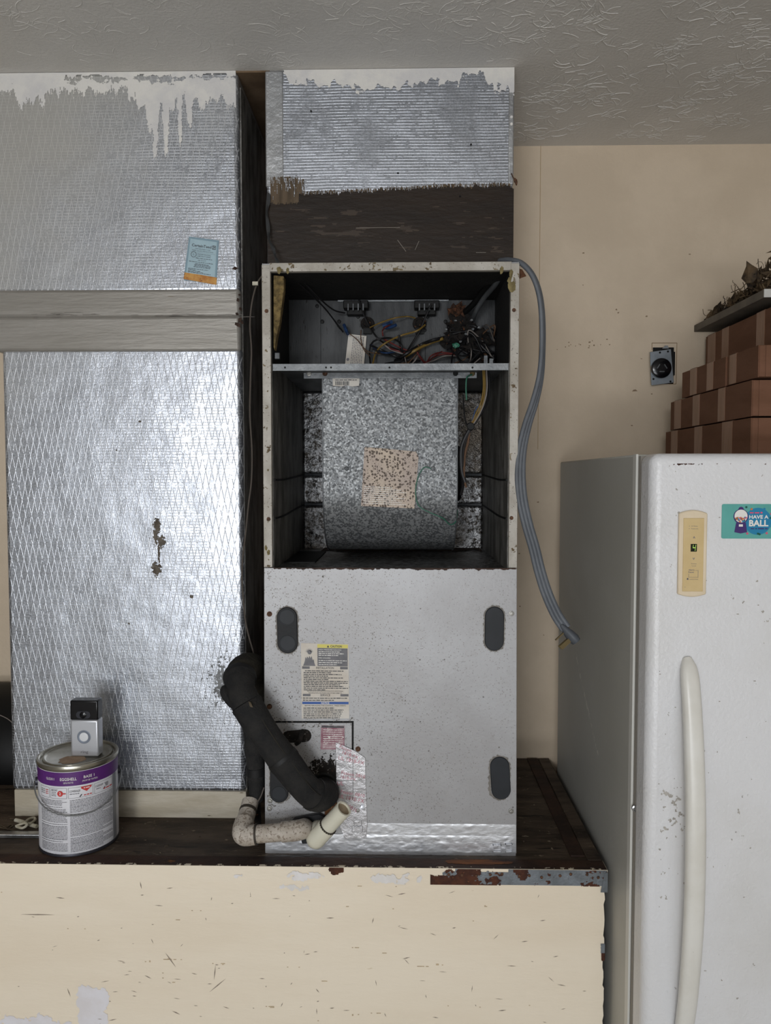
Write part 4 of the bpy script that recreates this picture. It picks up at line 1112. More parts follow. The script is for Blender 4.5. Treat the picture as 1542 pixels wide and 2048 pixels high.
# tape corners crumpled over the hidden brackets
mb = MB()
for x0, x1, y0, y1 in ((985, 1002, 1688, 1702), (1010, 1024, 1686, 1702)):
    a = at(x0, y1, Yp0); c = at(x1, y0, Yp0)
    for (p, q, r, s) in ((a.x, c.x, a.z, a.z+.0014), (a.x, c.x, c.z-.0014, c.z), (a.x, a.x+.0014, a.z, c.z), (c.x-.0014, c.x, a.z, c.z)): mb.box(p, q, Yp0-.0058, Yp0-.003, r, s)
mb.build('tape_fold', M['tape_foil'], front)
out_ = [(672, 1482), (700, 1494), (714, 1501), (731, 1513), (732, 1560), (735, 1648), (733, 1672), (690, 1674), (676, 1640), (673, 1560)]
TL, BL = U(672, 1482), U(672, 1674)
pt = part(lambda b: b.prism([(U(*p).x, U(*p).z) for p in out_], 'y', Yp0-.0022, Yp0-.0002), 'foil_patch', M['patch_foil'], acc, bevel=.0006, label='silver foil tape patch with red print')
S = flat((672, 1482), (736, 1482), (736, 1674), (672, 1674), Yp0-.0023); W, H = S.W, S.H
mb = MB()
for st, px, py, h, ro in (('Fasson', 690, 1500, 7, -.42), ('181B-FX', 700, 1513, 7, -.36), ('UL 181B-FX', 702, 1524, 7.5, -.22), ('Fasson 0810', 706, 1552, 7, -.20), ('181B-FX', 696, 1559, 6.5, -.2), ('UL', 681, 1570, 8, 0), ('Fasson 0810', 705, 1590, 7, -.20), ('UL 181B-FX', 702, 1600, 7.5, -.22), ('0810', 704, 1620, 8, -.5)):
    S.text(mb, st, W*(px-672)/64, H*(1-(py-1482)/192), h*YU/F, .0004, rot=ro)
mb.build('red_lettering', M['red_print'], pt)
mb = MB()
for a, b_, c_, d in ((708, 1640, 723, 1652), (704, 1652, 725, 1664)):
    for p, q in (((a, b_), (c_, b_)), ((a, d), (c_, d)), ((a, b_), (a, d)), ((c_, b_), (c_, d))): mb.tube([at(p[0], p[1], Yp0-.0026), at(q[0], q[1], Yp0-.0026)], .0009, 5)
for i in range(7):
    a = at(720, 1617, Yp0-.0026); t = -.3+.25*i; mb.tube([a, a+Vector((math.cos(t), 0, math.sin(t)))*.012], .0006, 4)
mb.tube([at(706, 1510, Yp0-.0026), at(706, 1600, Yp0-.0026)], .0006, 4); mb.tube([at(676, 1562, Yp0-.0026), at(724, 1560, Yp0-.0026)], .0008, 4)
mb.build('wrinkle', M['tape_foil'], pt)

# ================================================================== insulated refrigerant lines
line = thing('refrigerant_line', (-.32, 1.62, ZP), 'thick black foam insulated pipe bending down across the front of the unit', 'pipe')
PL = smooth_path([at(512, 1400, 1.70), at(510, 1345, 1.66), at(497, 1334, 1.60), at(480, 1352, 1.545), at(485, 1390, 1.505), at(510, 1437, 1.49), at(545, 1490, 1.48), at(580, 1537, 1.475), at(612, 1577, 1.475), at(636, 1592, 1.495), at(648, 1588, 1.535), at(650, 1580, 1.572)], 10)
n = len(PL)
def rad(i):
    t = i/(n-1)
    r = .0305
    if t < .30: r = .0315
    return r*(1+.035*math.sin(t*33))+(.002 if .28 < t < .33 else 0)
cuts = [0, 30, 44, 66, 86, n-1]
for j in range(5):
    a, b_ = cuts[j], cuts[j+1]
    sg = PL[a:b_+1]
    part(lambda b: b.tube(sg, [rad(a+i)*(1.05 if i in (0, 1) and j else 1) for i in range(len(sg))], 22), 'foam_sleeve', M['foam_dusty' if j == 0 else 'foam'], line, smooth=True)
for i in (31, 66, 86, 102):
    part(lambda b: b.tube([PL[i-1], PL[i], PL[i+1]], [rad(i)*1.03, rad(i)*1.06, rad(i)*1.03], 22), 'tape_band', M['foam_band'], line, smooth=True)
# slit along the sleeve, lifted flap on the left
part(lambda b: b.tube(smooth_path([at(452, 1372, 1.515), at(450, 1385, 1.50), at(461, 1405, 1.495), at(472, 1418, 1.50)], 5), [.004,.007,.009,.010,.010,.010,.010,.010,.009,.009,.008,.008,.007,.006,.005,.003], 8), 'lifted_flap', M['foam'], line, smooth=True)
part(lambda b: b.tube([p+Vector((.019, -.0245, .006)) for p in PL[46:88:3]], .0011, 5), 'sleeve_slit', M['foam_dusty'], line)
blob_c = at(501, 1409, 1.462)
part(lambda b: b.add([blob_c+Vector(v) for v in ((-.004,0,.006),(.001,-.002,.005),(.005,0,-.006),(-.001,-.001,-.004))], [(0,1,2,3)]), 'scrap', M['twig'], line)
# second line standing behind, left of the unit
L2 = thing('foam_pipe', (-.31, 1.61, ZP), 'upright black foam covered pipe between duct and unit, behind the bent pipe', 'pipe')
P2 = smooth_path([at(500, 1430, 1.60), at(507, 1480, 1.60), at(512, 1540, 1.605), at(513, 1600, 1.61)], 8)
part(lambda b: b.tube(P2[:17], [.0205+.0008*math.sin(i*.8) for i in range(17)], 18), 'foam_sleeve', M['foam'], L2, smooth=True)
part(lambda b: b.tube(P2[16:], [.0200-.0006*i for i in range(len(P2[16:]))], 18), 'foam_sleeve', M['foam'], L2, smooth=True)
part(lambda b: b.tube(P2[15:18], .0215, 18), 'tape_band', M['foam_band'], L2, smooth=True)
q = P2[-1]; part(lambda b: b.tube([q+Vector((0,0,.004)), Vector((q.x, q.y+.01, ZP+.001))], .009, 12), 'copper_pipe', M['char'], L2, smooth=True)
part(lambda b: b.tube(smooth_path([at(528, 1575, 1.585), at(522, 1592, 1.58), at(514, 1606, 1.58)], 5), .0016, 6), 'tie_tail', M['wire_grey'], L2, smooth=True)

# ================================================================== drain pipes
dr = thing('drain_pipe', at(490, 1690, 1.53), 'dirty white plastic drain pipe with elbow at the foot of the unit', 'pipe')
rr = .0185
YDp = 1.515
a_, b0, c0, d0 = at(501, 1603, 1.60), at(487, 1650, 1.535), at(500, 1668, YDp), at(600, 1663, YDp)
part(lambda b: b.tube(smooth_path([a_, at(496, 1622, 1.58), at(489, 1645, 1.548)], 5), rr, 20), 'pipe_length', M['pvc_dirty'], dr, smooth=True)
part(lambda b: b.tube(smooth_path([at(489, 1643, 1.549), at(484, 1662, 1.525), at(490, 1671, YDp), at(512, 1669, YDp)], 7), rr*1.12, 22), 'elbow', M['pvc_dirty'], dr, smooth=True)
part(lambda b: b.tube([at(510, 1668.5, YDp), at(566, 1664, YDp)], rr, 22), 'pipe_length', M['pvc_dirty'], dr, smooth=True)
part(lambda b: b.tube(smooth_path([at(564, 1664, YDp), at(592, 1661, YDp), at(606, 1658, YDp+.012), at(609, 1656, YDp+.05)], 7), rr*1.12, 22), 'elbow', M['pvc_dirty'], dr, smooth=True)
part(lambda b: b.tube([at(511, 1668.5, YDp), at(514.5, 1668.2, YDp)], rr*1.16, 22), 'joint_ring', M['pvc_ring'], dr, smooth=True)
part(lambda b: b.tube([at(496.5, 1620, 1.582), at(495, 1625, 1.576)], rr*1.04, 22), 'joint_ring', M['pvc_ring'], dr, smooth=True)
bk = []
for px, py in ((583, 1639), (592, 1630), (615, 1625), (640, 1621), (657, 1630), (652, 1640), (630, 1650), (626, 1672), (618, 1680), (606, 1680), (600, 1650), (586, 1645)):
    p = U(px, py); bk.append((p.x, p.z))
tag(MB().prism(bk, 'y', Yp0-.012, Yp0-.0005).build('pipe_grommet', M['black_rubber'], None, bevel=.002, loc=U(615, 1650, -.008)), 'black rubber grommet plate where drain pipes enter the unit', 'grommet')
st = thing('pipe_stub', at(640, 1680, 1.50), 'clean white plastic pipe stub with open cut end pointing up right', 'pipe')
e0, e1 = at(634, 1676, 1.515), at(688, 1617, 1.485)
ax = (e1-e0).normalized()
part(lambda b: b.tube(smooth_path([at(640, 1655, Yp0), at(634, 1664, 1.535), e0+Vector((-.003, .004, -.004)), e0+ax*.012, e0+ax*.042], 7), rr*1.08, 24), 'elbow', M['pvc'], st, smooth=True)
t0 = e0+ax*.036; u = ax.cross(Vector((0,0,1))).normalized(); w = ax.cross(u)
mb = MB(); nn = 26
for (p, r) in ((t0, rr*.93), (e1, rr*.93), (e1, rr*.76), (e1-ax*.006, rr*.76)):
    for i in range(nn): mb.v.append(p+(u*math.cos(2*PI*i/nn)+w*math.sin(2*PI*i/nn))*r)
for j in range(3):
    for i in range(nn):
        a = j*nn+i; b_ = j*nn+(i+1) % nn; mb.f.append((a, b_, b_+nn, a+nn))
mb.build('pipe_length', M['pvc'], st, smooth=True)
part(lambda b: b.tube([e1-ax*.0062, e1-ax*.004], rr*.77, 26), 'pipe_bore', mat('stained_bore', '#9b8b74', '#86765f', 60, .7), st)
part(lambda b: b.tube([e0+ax*.0405, e0+ax*.043], rr*1.085, 24), 'joint_ring', M['pvc_ring'], st, smooth=True)
S = flat((622, 1670), (640, 1670), (640, 1686), (622, 1686), 1.4915); mb = MB()

# ================================================================== power cord
cd = thing('power_cord', at(1080, 700, 1.58), 'thick grey power cord with a plug hanging between the unit and the freezer', 'cord')
ctr = [(1000, 521, 1.66), (1018, 520, 1.62), (1042, 526, 1.585), (1064, 549, 1.575), (1078, 585, 1.575), (1084, 630, 1.58), (1085, 690, 1.585), (1081, 750, 1.585), (1070, 800, 1.585), (1054, 850, 1.58), (1043, 900, 1.575), (1040, 950, 1.57), (1044, 1000, 1.57), (1055, 1050, 1.57), (1068, 1095, 1.565), (1079, 1140, 1.56), (1093, 1185, 1.55), (1112, 1228, 1.545), (1131, 1257, 1.54)]
P = smooth_path([at(*c) for c in ctr], 8)
n = len(P)
def strand(k):
    out = []
    for i, p in enumerate(P):
        t = (P[min(i+1, n-1)]-P[max(i-1, 0)]).normalized()
        side = t.cross(Vector((0, 1, 0))).normalized(); dep = Vector((0, 1, 0))
        f = min(1, max(0, (i/n-.35)/.3)); ang = (PI/2*.72)*(1-f)
        out.append(p+(side*math.cos(ang)+dep*math.sin(ang))*(k*.0072))
    return out
part(lambda b: [b.tube(strand(k), .0051, 10) for k in (-1, 0, 1)], 'flat_cable', M['cord'], cd, smooth=True)
e = P[-1]; dn = (at(1156, 1284, 1.535)-e).normalized(); pr_ = (at(1110, 1300, 1.53)-at(1138, 1275, 1.535)).normalized()
nrm = dn.cross(pr_).normalized()
mb = MB()
for t, w_, h_ in ((-.012, .008, .006), (.0, .012, .010), (.014, .017, .014), (.026, .019, .016), (.034, .016, .012)):
    c = e+dn*t
    for i in range(16):
        a = 2*PI*i/16; mb.v.append(c+pr_*(math.cos(a)*w_*.62+.002)+nrm*(math.sin(a)*w_))
for j in range(4):
    for i in range(16):
        a = j*16+i; b_ = j*16+(i+1) % 16; mb.f.append((a, b_, b_+16, a+16))
mb.f += [tuple(range(16)), tuple(64+i for i in range(16))]
mb.build('plug', mat('plug_grey', '#565a60', '#50545a', 20, .5), cd, smooth=True)
part(lambda b: b.obox(e+dn*.004+pr_*.018, pr_, dn, nrm, .014, .0012, .0035), 'prong', M['brass'], cd)
part(lambda b: b.obox(e+dn*.022+pr_*.022+nrm*.006, pr_, dn, nrm, .014, .0045, .0012), 'prong', M['brass'], cd)
part(lambda b: b.obox(e+dn*.022+pr_*.022-nrm*.008, pr_, dn, nrm, .014, .0045, .0012), 'prong', M['brass'], cd)
# dry leaf caught behind the cabinet edge
c = at(1040, 551, 1.60)
mb = MB().add([c+Vector(v) for v in ((-.008,0,.016),(.004,-.003,.012),(.014,.002,-.001),(.003,-.004,-.006),(-.008,0,-.010))], [(0,1,3),(1,2,3),(0,3,4)])
tag(mb.build('dry_leaf', mat('rust_leaf', '#7a5238', '#5a3a26', 80, .8), None, loc=c), 'curled rust brown dry leaf caught beside the power cord at the top of the unit', 'leaf')

# thin cable in the gap
pts = [(527, 548, 1.62), (514, 568, 1.64), (504, 605, 1.655), (500, 650, 1.66), (503, 700, 1.66), (501, 760, 1.66), (500, 830, 1.66), (504, 900, 1.66), (503, 960, 1.66), (497, 1010, 1.66), (491, 1070, 1.66), (486, 1110, 1.665), (484, 1150, 1.665), (486, 1190, 1.665), (490, 1235, 1.66), (497, 1270, 1.66), (507, 1305, 1.655), (511, 1325, 1.655)]
PP = smooth_path([at(*p) for p in pts], 7)
tag(MB().tube(PP, .0019, 8).build('thin_cable', M['wire_grey'], None, smooth=True, loc=PP[-1]), 'thin brown cable running down the dark gap between duct and unit', 'cable')
mb = MB(); mb.box(at(505, 566, 1.63).x, at(516, 566, 1.63).x, 1.628, 1.634, at(780, 569, 1.63).z, at(780, 562, 1.63).z)
mb.build('cable_clip', M['white_plastic'], air)

# ================================================================== freezer
FX = .44; FX1 = 1.26; YFc = 1.398; FZ = CAMZ+.043
fr = thing('upright_freezer', (.85, 1.7, 0), 'white upright freezer with pebbled door and long bowed handle beside the platform', 'freezer')
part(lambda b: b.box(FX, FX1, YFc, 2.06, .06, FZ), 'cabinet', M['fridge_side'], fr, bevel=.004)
part(lambda b: b.box(FX+.004, FX1-.004, YFc-.014, YFc+.002, .08, FZ-.003), 'gasket', M['gasket'], fr)
part(lambda b: b.box(FX-.0008, FX+.004, YFc-.002, YFc+.018, .06, FZ+.0008), 'front_trim', mat('trim_white', '#d2d1cc', None, rough=.35), fr, bevel=.0012)
YDo = 1.312
door = part(lambda b: b.box(FX, FX1, YDo, YFc-.016, .10, FZ-.0005), 'door', M['fridge'], fr, bevel=.018, seg=5)
part(lambda b: b.box(FX+.02, FX1-.02, 1.45, 2.04, .0, .06), 'base', M['black'], fr)
# handle: bowed bar
P = smooth_path([Vector((.508, YDo+.002, CAMZ-.322)), Vector((.508, YDo-.014, CAMZ-.35)), Vector((.508, YDo-.034, CAMZ-.44)), Vector((.508, YDo-.050, CAMZ-.57)), Vector((.508, YDo-.054, CAMZ-.68)), Vector((.508, YDo-.050, CAMZ-.79)), Vector((.508, YDo-.034, CAMZ-.915)), Vector((.508, YDo-.014, CAMZ-1.0)), Vector((.508, YDo+.002, CAMZ-1.03))], 8)
mb = MB(); n = len(P); nn = 18
for i, p in enumerate(P):
    t = (P[min(i+1, n-1)]-P[max(i-1, 0)]).normalized(); xx = Vector((1, 0, 0)); nz = t.cross(xx)
    f = math.sin(PI*min(1, max(0, i/(n-1)))); wx = .0150+.002*f; wy = .010+.002*f
    e_ = min(i, n-1-i)/10
    if e_ < 1: wx *= .55+.45*math.sin(e_*PI/2)
    for k_ in range(nn):
        a = 2*PI*k_/nn; ca, sa = math.cos(a), math.sin(a)
        mb.v.append(p+xx*(wx*math.copysign(abs(ca)**.8, ca))+nz*(wy*math.copysign(abs(sa)**.8, sa)))
for i in range(n-1):
    for k_ in range(nn):
        a = i*nn+k_; b_ = i*nn+(k_+1) % nn; mb.f.append((a, b_, b_+nn, a+nn))
mb.f += [tuple(range(nn)), tuple((n-1)*nn+i for i in range(nn))]
mb.build('handle', M['handle'], fr, smooth=True)
# lock in the gasket gap
lk = at(1270, 1620, YFc-.02)
part(lambda b: b.lathe([(.0065, 0), (.0065, .003), (.0042, .004), (.0036, .002)], Vector((FX+.004, YFc-.012, lk.z)), 18, 'y'), 'lock', M['chrome'], fr, smooth=True)
# control panel with arched ends
cp0, cp1 = at(1356, 1030, YDo).x, at(1413, 1030, YDo).x
cz1, cz0 = at(1385, 1020, YDo).z, at(1385, 1193, YDo).z
hw = (cp1-cp0)/2; cxm = (cp0+cp1)/2
outl = [(cxm-hw+2*hw*i/12, cz1-.007*(1-math.cos(1.0*(i/6-1)*1.2))*1.25) for i in range(13)]
outl = outl+[(cxm+hw-2*hw*i/12, cz0+.006*(1-math.cos((i/6-1)*1.2))*1.25) for i in range(13)]
cpn = part(lambda b: b.prism(outl, 'y', YDo-.006, YDo+.001), 'control_panel', M['bezel'], fr, bevel=.002, label='yellowed control panel')
px0, px1, pz1, pz0 = cp0+.0075, cp1-.0065, cz1-.014, cz0+.010
part(lambda b: b.box(px0, px1, YDo-.0072, YDo-.005, pz0, pz1), 'inset_panel', M['bezel_in'], cpn, bevel=.0006)
W, H = px1-px0, pz1-pz0
S = Sheet(lambda u, v, l: Vector((px0+u, YDo-.0073-l, pz0+v)), W, H)
mb = MB(); S.rect(mb, W*.36, H*.545, W*.66, H*.65, .0003); mb.build('display', M['lcd'], cpn)
mb = MB()
u0, v0, w_, h_ = W*.44, H*.556, W*.14, H*.084
for a in ((0, .5, .14, 1), (0, .44, 1, .56), (.86, .5, 1, 1), (.86, 0, 1, .5)):
    mb.quad(*[S.fn(u0+x*w_+(y*.0012), v0+y*h_, .0006) for x, y in ((a[0], a[1]), (a[2], a[1]), (a[2], a[3]), (a[0], a[3]))])
mb.build('digit', M['digit'], cpn)
mb = MB()
S.text(mb, 'Hi Temp', W*.53, H*.885, H*.014, .0004, width=W*.30); S.text(mb, 'Power On', W*.54, H*.85, H*.014, .0004, width=W*.33)
S.disc(mb, W*.27, H*.892, .0006, .0004, 8); S.disc(mb, W*.27, H*.857, .0006, .0004, 8)
S.poly(mb, [(W*.46, H*.725), (W*.49, H*.725), (W*.515, H*.742), (W*.54, H*.725), (W*.57, H*.725), (W*.53, H*.752), (W*.50, H*.752)], .0004)
S.poly(mb, [(W*.46, H*.462), (W*.50, H*.437), (W*.53, H*.437), (W*.57, H*.462), (W*.54, H*.462), (W*.515, H*.447), (W*.49, H*.462)], .0004)
S.text(mb, 'Freezer', W*.53, H*.375, H*.013, .0004, width=W*.27); S.text(mb, 'Level', W*.53, H*.345, H*.013, .0004, width=W*.2)
S.text(mb, 'Alarm', W*.27, H*.287, H*.017, .0004, 'l', width=W*.29, bold=.02); S.text(mb, 'Reset', W*.27, H*.257, H*.017, .0004, 'l', width=W*.27, bold=.02)
for a in ((.60, .287, .75, .290), (.735, .192, .75, .29), (.28, .192, .75, .195), (.28, .192, .295, .245)): S.rect(mb, W*a[0], H*a[1], W*a[2], H*a[3], .0004)
S.text(mb, 'hold to lock', W*.33, H*.160, H*.014, .0004, 'l', width=W*.42)
S.rect(mb, W*.20, H*.160, W*.28, H*.175, .0004); S.disc(mb, W*.24, H*.178, .0012, .0004, 10)
S.disc(mb, W*.12, H*.06, .0006, .0004, 8)
mb.build('lettering', M['ink_soft'], cpn)
# scuffs and rust specks on the door, scrape on the side
def ds(x, z):
    g = .30*max(0, 1-abs((x-FX-.05)/.06))*max(0, 1-abs((z-(CAMZ-.60))/.20))
    return FB(x, z, 90, 101)+.35*FB(x, z, 14, 102)+g-.475
part(lambda b: mask_patch(b, ds, FX+.018, .86, CAMZ-1.02, FZ-.03, 300, 640, lambda x, z: (x, YDo-.0004, z)), 'scuff_mark', mat('door_scuff', '#b3aea7', '#96918a', 90, .6), fr)
part(lambda b: mask_patch(b, lambda x, z: FB(x, z, 130, 107)-.40+.5*max(0, 1-abs(z-(FZ-.0195))/.008)+.18*max(0, 1-abs(x-.50)/.05), FX+.03, .66, FZ-.03, FZ-.0185, 150, 12, lambda x, z: (x, YDo-.0005+.0, z), .25), 'rust_speck', M['rust'], fr)
def scr(y, z):
    t = (z-(CAMZ-.60))/.25; yy = 1.85-.38*(-t if t < 0 else 0)
    return 1-abs(y-1.82-(z-(CAMZ-.47))*1.25)/.035 + 1.1*FB(y, z*.5, 90, 111)-.75
part(lambda b: mask_patch(b, scr, 1.62, 1.97, CAMZ-.62, CAMZ-.43, 200, 110, lambda y, z: (FX-.0005, y, z), .2), 'scrape', mat('scrape_white', '#d0cec6', None, rough=.6), fr)

# gift card magnet
mx0, mx1 = at(1443, 1040, YDo).x, at(1443, 1040, YDo).x+.108
mz0, mz1 = at(1443, 1077, YDo).z, at(1443, 1008, YDo).z
W, H = mx1-mx0, mz1-mz0
mg = thing('card_magnet', (mx0+W/2, YDo, mz0), 'teal card with a blue circle and gumball machine stuck on the freezer door', 'magnet')
r_ = .003; pts = []
for cx_, cz_, a0 in ((mx1-r_, mz1-r_, 0), (mx0+r_, mz1-r_, PI/2), (mx0+r_, mz0+r_, PI), (mx1-r_, mz0+r_, 1.5*PI)):
    pts += [(cx_+r_*math.cos(a0+PI/2*i/4), cz_+r_*math.sin(a0+PI/2*i/4)) for i in range(5)]
part(lambda b: b.prism(pts, 'y', YDo-.0012, YDo-.0001), 'card', M['teal'], mg)
S = Sheet(lambda u, v, l: Vector((mx0+u, YDo-.0013-l, mz0+v)), W, H)
k1 = .1008/.113                                        # crop scale helper: card height = 525 crop px
def cu(cx_): return (cx_-790)/525*H
def cv(cy_): return (583-cy_)/525*H
mb = MB(); S.disc(mb, cu(1330), cv(320), 205/525*H, .0002, 40)
mb.build('blue_circle', M['card_blue'], mg)
mb = MB(); S.disc(mb, cu(1075), cv(245), 112/525*H, .0004, 32); S.poly(mb, [(cu(1005), cv(340)), (cu(1150), cv(340)), (cu(1172), cv(485)), (cu(1075), cv(505)), (cu(980), cv(485))], .0005)
S.disc(mb, cu(1075), cv(140), 40/525*H, .0005, 16)
mb.build('gumball_machine', M['card_purple'], mg)
mb = MB(); S.disc(mb, cu(1075), cv(240), 98/525*H, .0006, 32); mb.build('globe', M['ink_white'], mg)
cols = ['card_pink', 'card_orange', 'card_green', 'card_blue']
rb = random.Random(4)
balls = [MB() for _ in cols]
for q in range(44):
    x = rb.uniform(985, 1168); y = rb.uniform(258, 330)
    if (x-1075)**2+(y-240)**2 > 92**2: continue
    S.disc(balls[q % 4 if q % 3 else 1], cu(x), cv(y), 13/525*H, .0007+.00002*q, 10)
for i, (x, y) in enumerate(((1152, 105), (1232, 135), (1425, 132), (1530, 208), (1518, 268), (1175, 505), (1335, 508), (1360, 516), (1467, 500), (1540, 400), (1620, 160), (1640, 430))):
    S.disc(balls[(2, 1, 3, 0, 2, 0, 2, 2, 0, 3, 0, 1)[i]], cu(x), cv(y), 17/525*H, .0006, 14)
for b_, c_ in zip(balls, cols): b_.build('gumball', M[c_], mg)
mb = MB(); S.text(mb, 'HAVE A', cu(1342), cv(278), 52/525*H, .0008, width=290/525*H, bold=.03); S.text(mb, 'BALL', cu(1342), cv(392), 92/525*H, .0008, width=290/525*H, bold=.035)
S.rect(mb, cu(1045), cv(400), cu(1105), cv(365), .0008)
mb.build('lettering', M['ink_white'], mg)
mb = MB(); S.words(mb, cu(1205), cu(1395), cv(200), 30/525*H, .0008, rb); mb.build('script', M['card_pink'], mg)
mb = MB(); S.words(mb, cu(1225), cu(1480), cv(440), 26/525*H, .0008, rb); mb.build('dark_script', M['card_purple'], mg)

# ================================================================== cartons on the freezer
tapeM = M['packing_tape']
def carton(label, x0, x1, y0, y1, z0, z1, tapes, ftape=(), rz=0.0):
    """body with closed flaps; tapes: (y centre, width) on the left face; ftape: (x centre, width) on the front face"""
    t = thing('cardboard_box', ((x0+x1)/2, (y0+y1)/2, z0), label, 'box', 'cartons stacked on the freezer')
    part(lambda b: b.box(x0, x1, y0, y1, z0+.0015, z1-.0015), 'body', M['cardboard'], t, bevel=.0022)
    part(lambda b: (b.box(x0-.0012, x0+.001, y0+.002, y1-.002, z0+.001, z1-.0015)), 'side_flap', M['cardboard'], t, bevel=.0006)
    part(lambda b: (b.box(x0+.012, x1-.003, y0-.0014, y0+.001, z0+.0015, z1-.002)), 'front_flap', M['cardboard'], t, bevel=.0006)
    for c_, w_ in tapes:
        part(lambda b: (b.box(x0-.0018, x0-.0011, c_-w_/2, c_+w_/2, z0+.002, z1-.0005), b.box(x0-.0018, x0+.05, c_-w_/2, c_+w_/2, z1-.0012, z1-.0004)), 'tape_strip', tapeM, t)
    for c_, w_ in ftape:
        part(lambda b: b.box(c_-w_/2, c_+w_/2, y0-.0021, y0-.0013, z0+.002, z1-.001), 'tape_strip', tapeM, t)
    t.rotation_euler[2] = rz
    return t
BX = .705
def ty(px, py): return atx(px, py, BX).y
z1, z2, z3 = FZ+.0780, FZ+.1535, FZ+.2200
carton('brown cardboard box lying directly on the freezer, lowest of the stack', BX-.003, 1.20, 1.503, 1.985, FZ+.0006, z1, ((ty(1352, 880), .045), (ty(1400, 875), .045), (ty(1458, 870), .05)))
carton('long brown cardboard box second from the bottom of the stack', BX-.002, 1.19, 1.505, 1.955, z1+.0006, z2, ((ty(1358, 825), .045), (ty(1395, 815), .04), (ty(1446, 805), .035)))
carton('brown cardboard box at the back of the third layer, taped three times', BX, 1.17, 1.632, 1.885, z2+.0006, z3, ((ty(1388, 760), .04), (ty(1421, 755), .035)))
carton('brown cardboard box at the front of the third layer, near corner showing', BX+.001, 1.18, 1.487, 1.628, z2+.0006, z3-.0005, ((ty(1466, 735), .032),))
carton('brown cardboard box tucked under the wall shelf, topmost of the stack', .845, 1.25, 1.705, 2.09, z3+.001, CAMZ+.390, ((2.05, .05), (1.965, .04), (1.775, .04)))
carton('short brown cardboard box in front of the one tucked under the shelf', .945, 1.2, 1.50, 1.695, z3+.001, z3+.085, ((1.60, .04),))

# ================================================================== wall shelf with dead leaves
sx = .822; sz = CAMZ+.408; sy = 1.716
sh = thing('wall_shelf', (1.2, 1.92, sz), 'grey wall shelf above the cartons with a pale front edge', 'shelf')
part(lambda b: b.box(sx, 1.6, sy+.002, YW-.002, sz, sz+.0185), 'board', M['shelf'], sh, bevel=.001)
part(lambda b: b.box(sx, 1.6, sy, sy+.003, sz, sz+.0187), 'front_edge', M['shelf_front'], sh, bevel=.0006)
part(lambda b: b.box(1.30, 1.32, sy+.05, YW-.003, sz-.10, sz-.0005), 'bracket', M['galv_dark'], sh)
rl = random.Random(14); mbs = [MB(), MB()]
topz = sz+.0187
for q in range(330):
    y = sy+.02+(rl.random()**1.2)*.33; x = sx+.004+abs(rl.gauss(0, .05)); hmax = .075*math.exp(-((y-1.76)/.11)**2)+.018
    if x > sx+.04: hmax += .02
    c = Vector((x, y, topz+rl.random()*hmax*(.4+min(1, (x-sx)/.05)*.6)))
    a = rl.uniform(0, 2*PI); b2 = rl.gauss(0, .7); L = rl.uniform(.008, .026); w_ = L*rl.uniform(.18, .5)
    u = Vector((math.cos(a)*math.cos(b2), math.sin(a)*math.cos(b2), math.sin(b2))); v = u.cross(Vector((rl.gauss(0,1), rl.gauss(0,1), 1))).normalized(); n_ = u.cross(v)
    vs = [c-u*L, c-u*L*.3+v*w_+n_*w_*.6, c+n_*-.15*w_, c-u*L*.3-v*w_+n_*w_*.5, c+u*L*.4+v*w_*.8+n_*w_*.5, c+u*L*.4-v*w_*.8+n_*w_*.4, c+u*L+n_*w_*.5]
    if min(p.z for p in vs) < topz+.0005:
        dz = topz+.0006-min(p.z for p in vs); vs = [p+Vector((0,0,dz)) for p in vs]
    if max(p.y for p in vs) > YW-.003 or min(p.x for p in vs) < sx+.0: continue
    mbs[q % 2].add(vs, [(0,1,2),(0,2,3),(1,4,2),(2,5,3),(2,4,6),(2,6,5)])
for q in range(110):
    y = sy+.02+rl.random()*.33; x = sx+.006+abs(rl.gauss(0, .045)); hmax = .05*math.exp(-((y-1.76)/.12)**2)+.012
    p = Vector((x, y, topz+.002+rl.random()*hmax)); P = [p]; d = Vector((rl.gauss(0,1), rl.gauss(0,1), rl.gauss(.1,.6))).normalized()
    for s in range(4):
        d = (d+Vector((rl.gauss(0,.35), rl.gauss(0,.35), rl.gauss(0,.35)))).normalized(); p = p+d*rl.uniform(.006, .013)
        p.z = max(p.z, topz+.0015); p.y = min(p.y, YW-.004); p.x = max(p.x, sx+.002); P.append(p.copy())
    mbs[q % 2].tube(P, rl.uniform(.0005, .0011), 5, caps=False)
cvec = at(1490, 545, 1.76)
mbs[0].add(mbs[1].v, mbs[1].f)
o = mbs[0].build('leaf_litter', M['leaf'], None, loc=(sx+.05, 1.85, topz)); o['kind'] = 'stuff'; tag(o, 'heap of brown dead leaves and stems on the grey wall shelf', 'leaves')
# one big curled leaf on top of the heap
c = Vector((at(1500, 548, 1.765).x, 1.765, at(1500, 548, 1.765).z))
mb = MB(); mb.add([c+Vector(v) for v in ((-.020,0,-.010),(-.012,-.006,.016),(-.010,-.002,.030),(.002,-.004,.020),(.016,.0,.014),(.026,.004,.000),(.010,.006,-.018),(0,.008,0),(-.006,.006,-.020))], [(0,1,7),(1,2,7),(2,3,7),(3,4,7),(4,5,7),(5,6,7),(6,8,7),(8,0,7)])
mb.tube([c+Vector((-.006,.006,-.020)), c+Vector((-.02,.0,-.035)), c+Vector((-.032,.0,-.046))], .001, 5)
tag(mb.build('curled_leaf', M['leaf'], None, loc=c+Vector((0,0,-.045))), 'large curled brown leaf standing on top of the leaf heap', 'leaf')

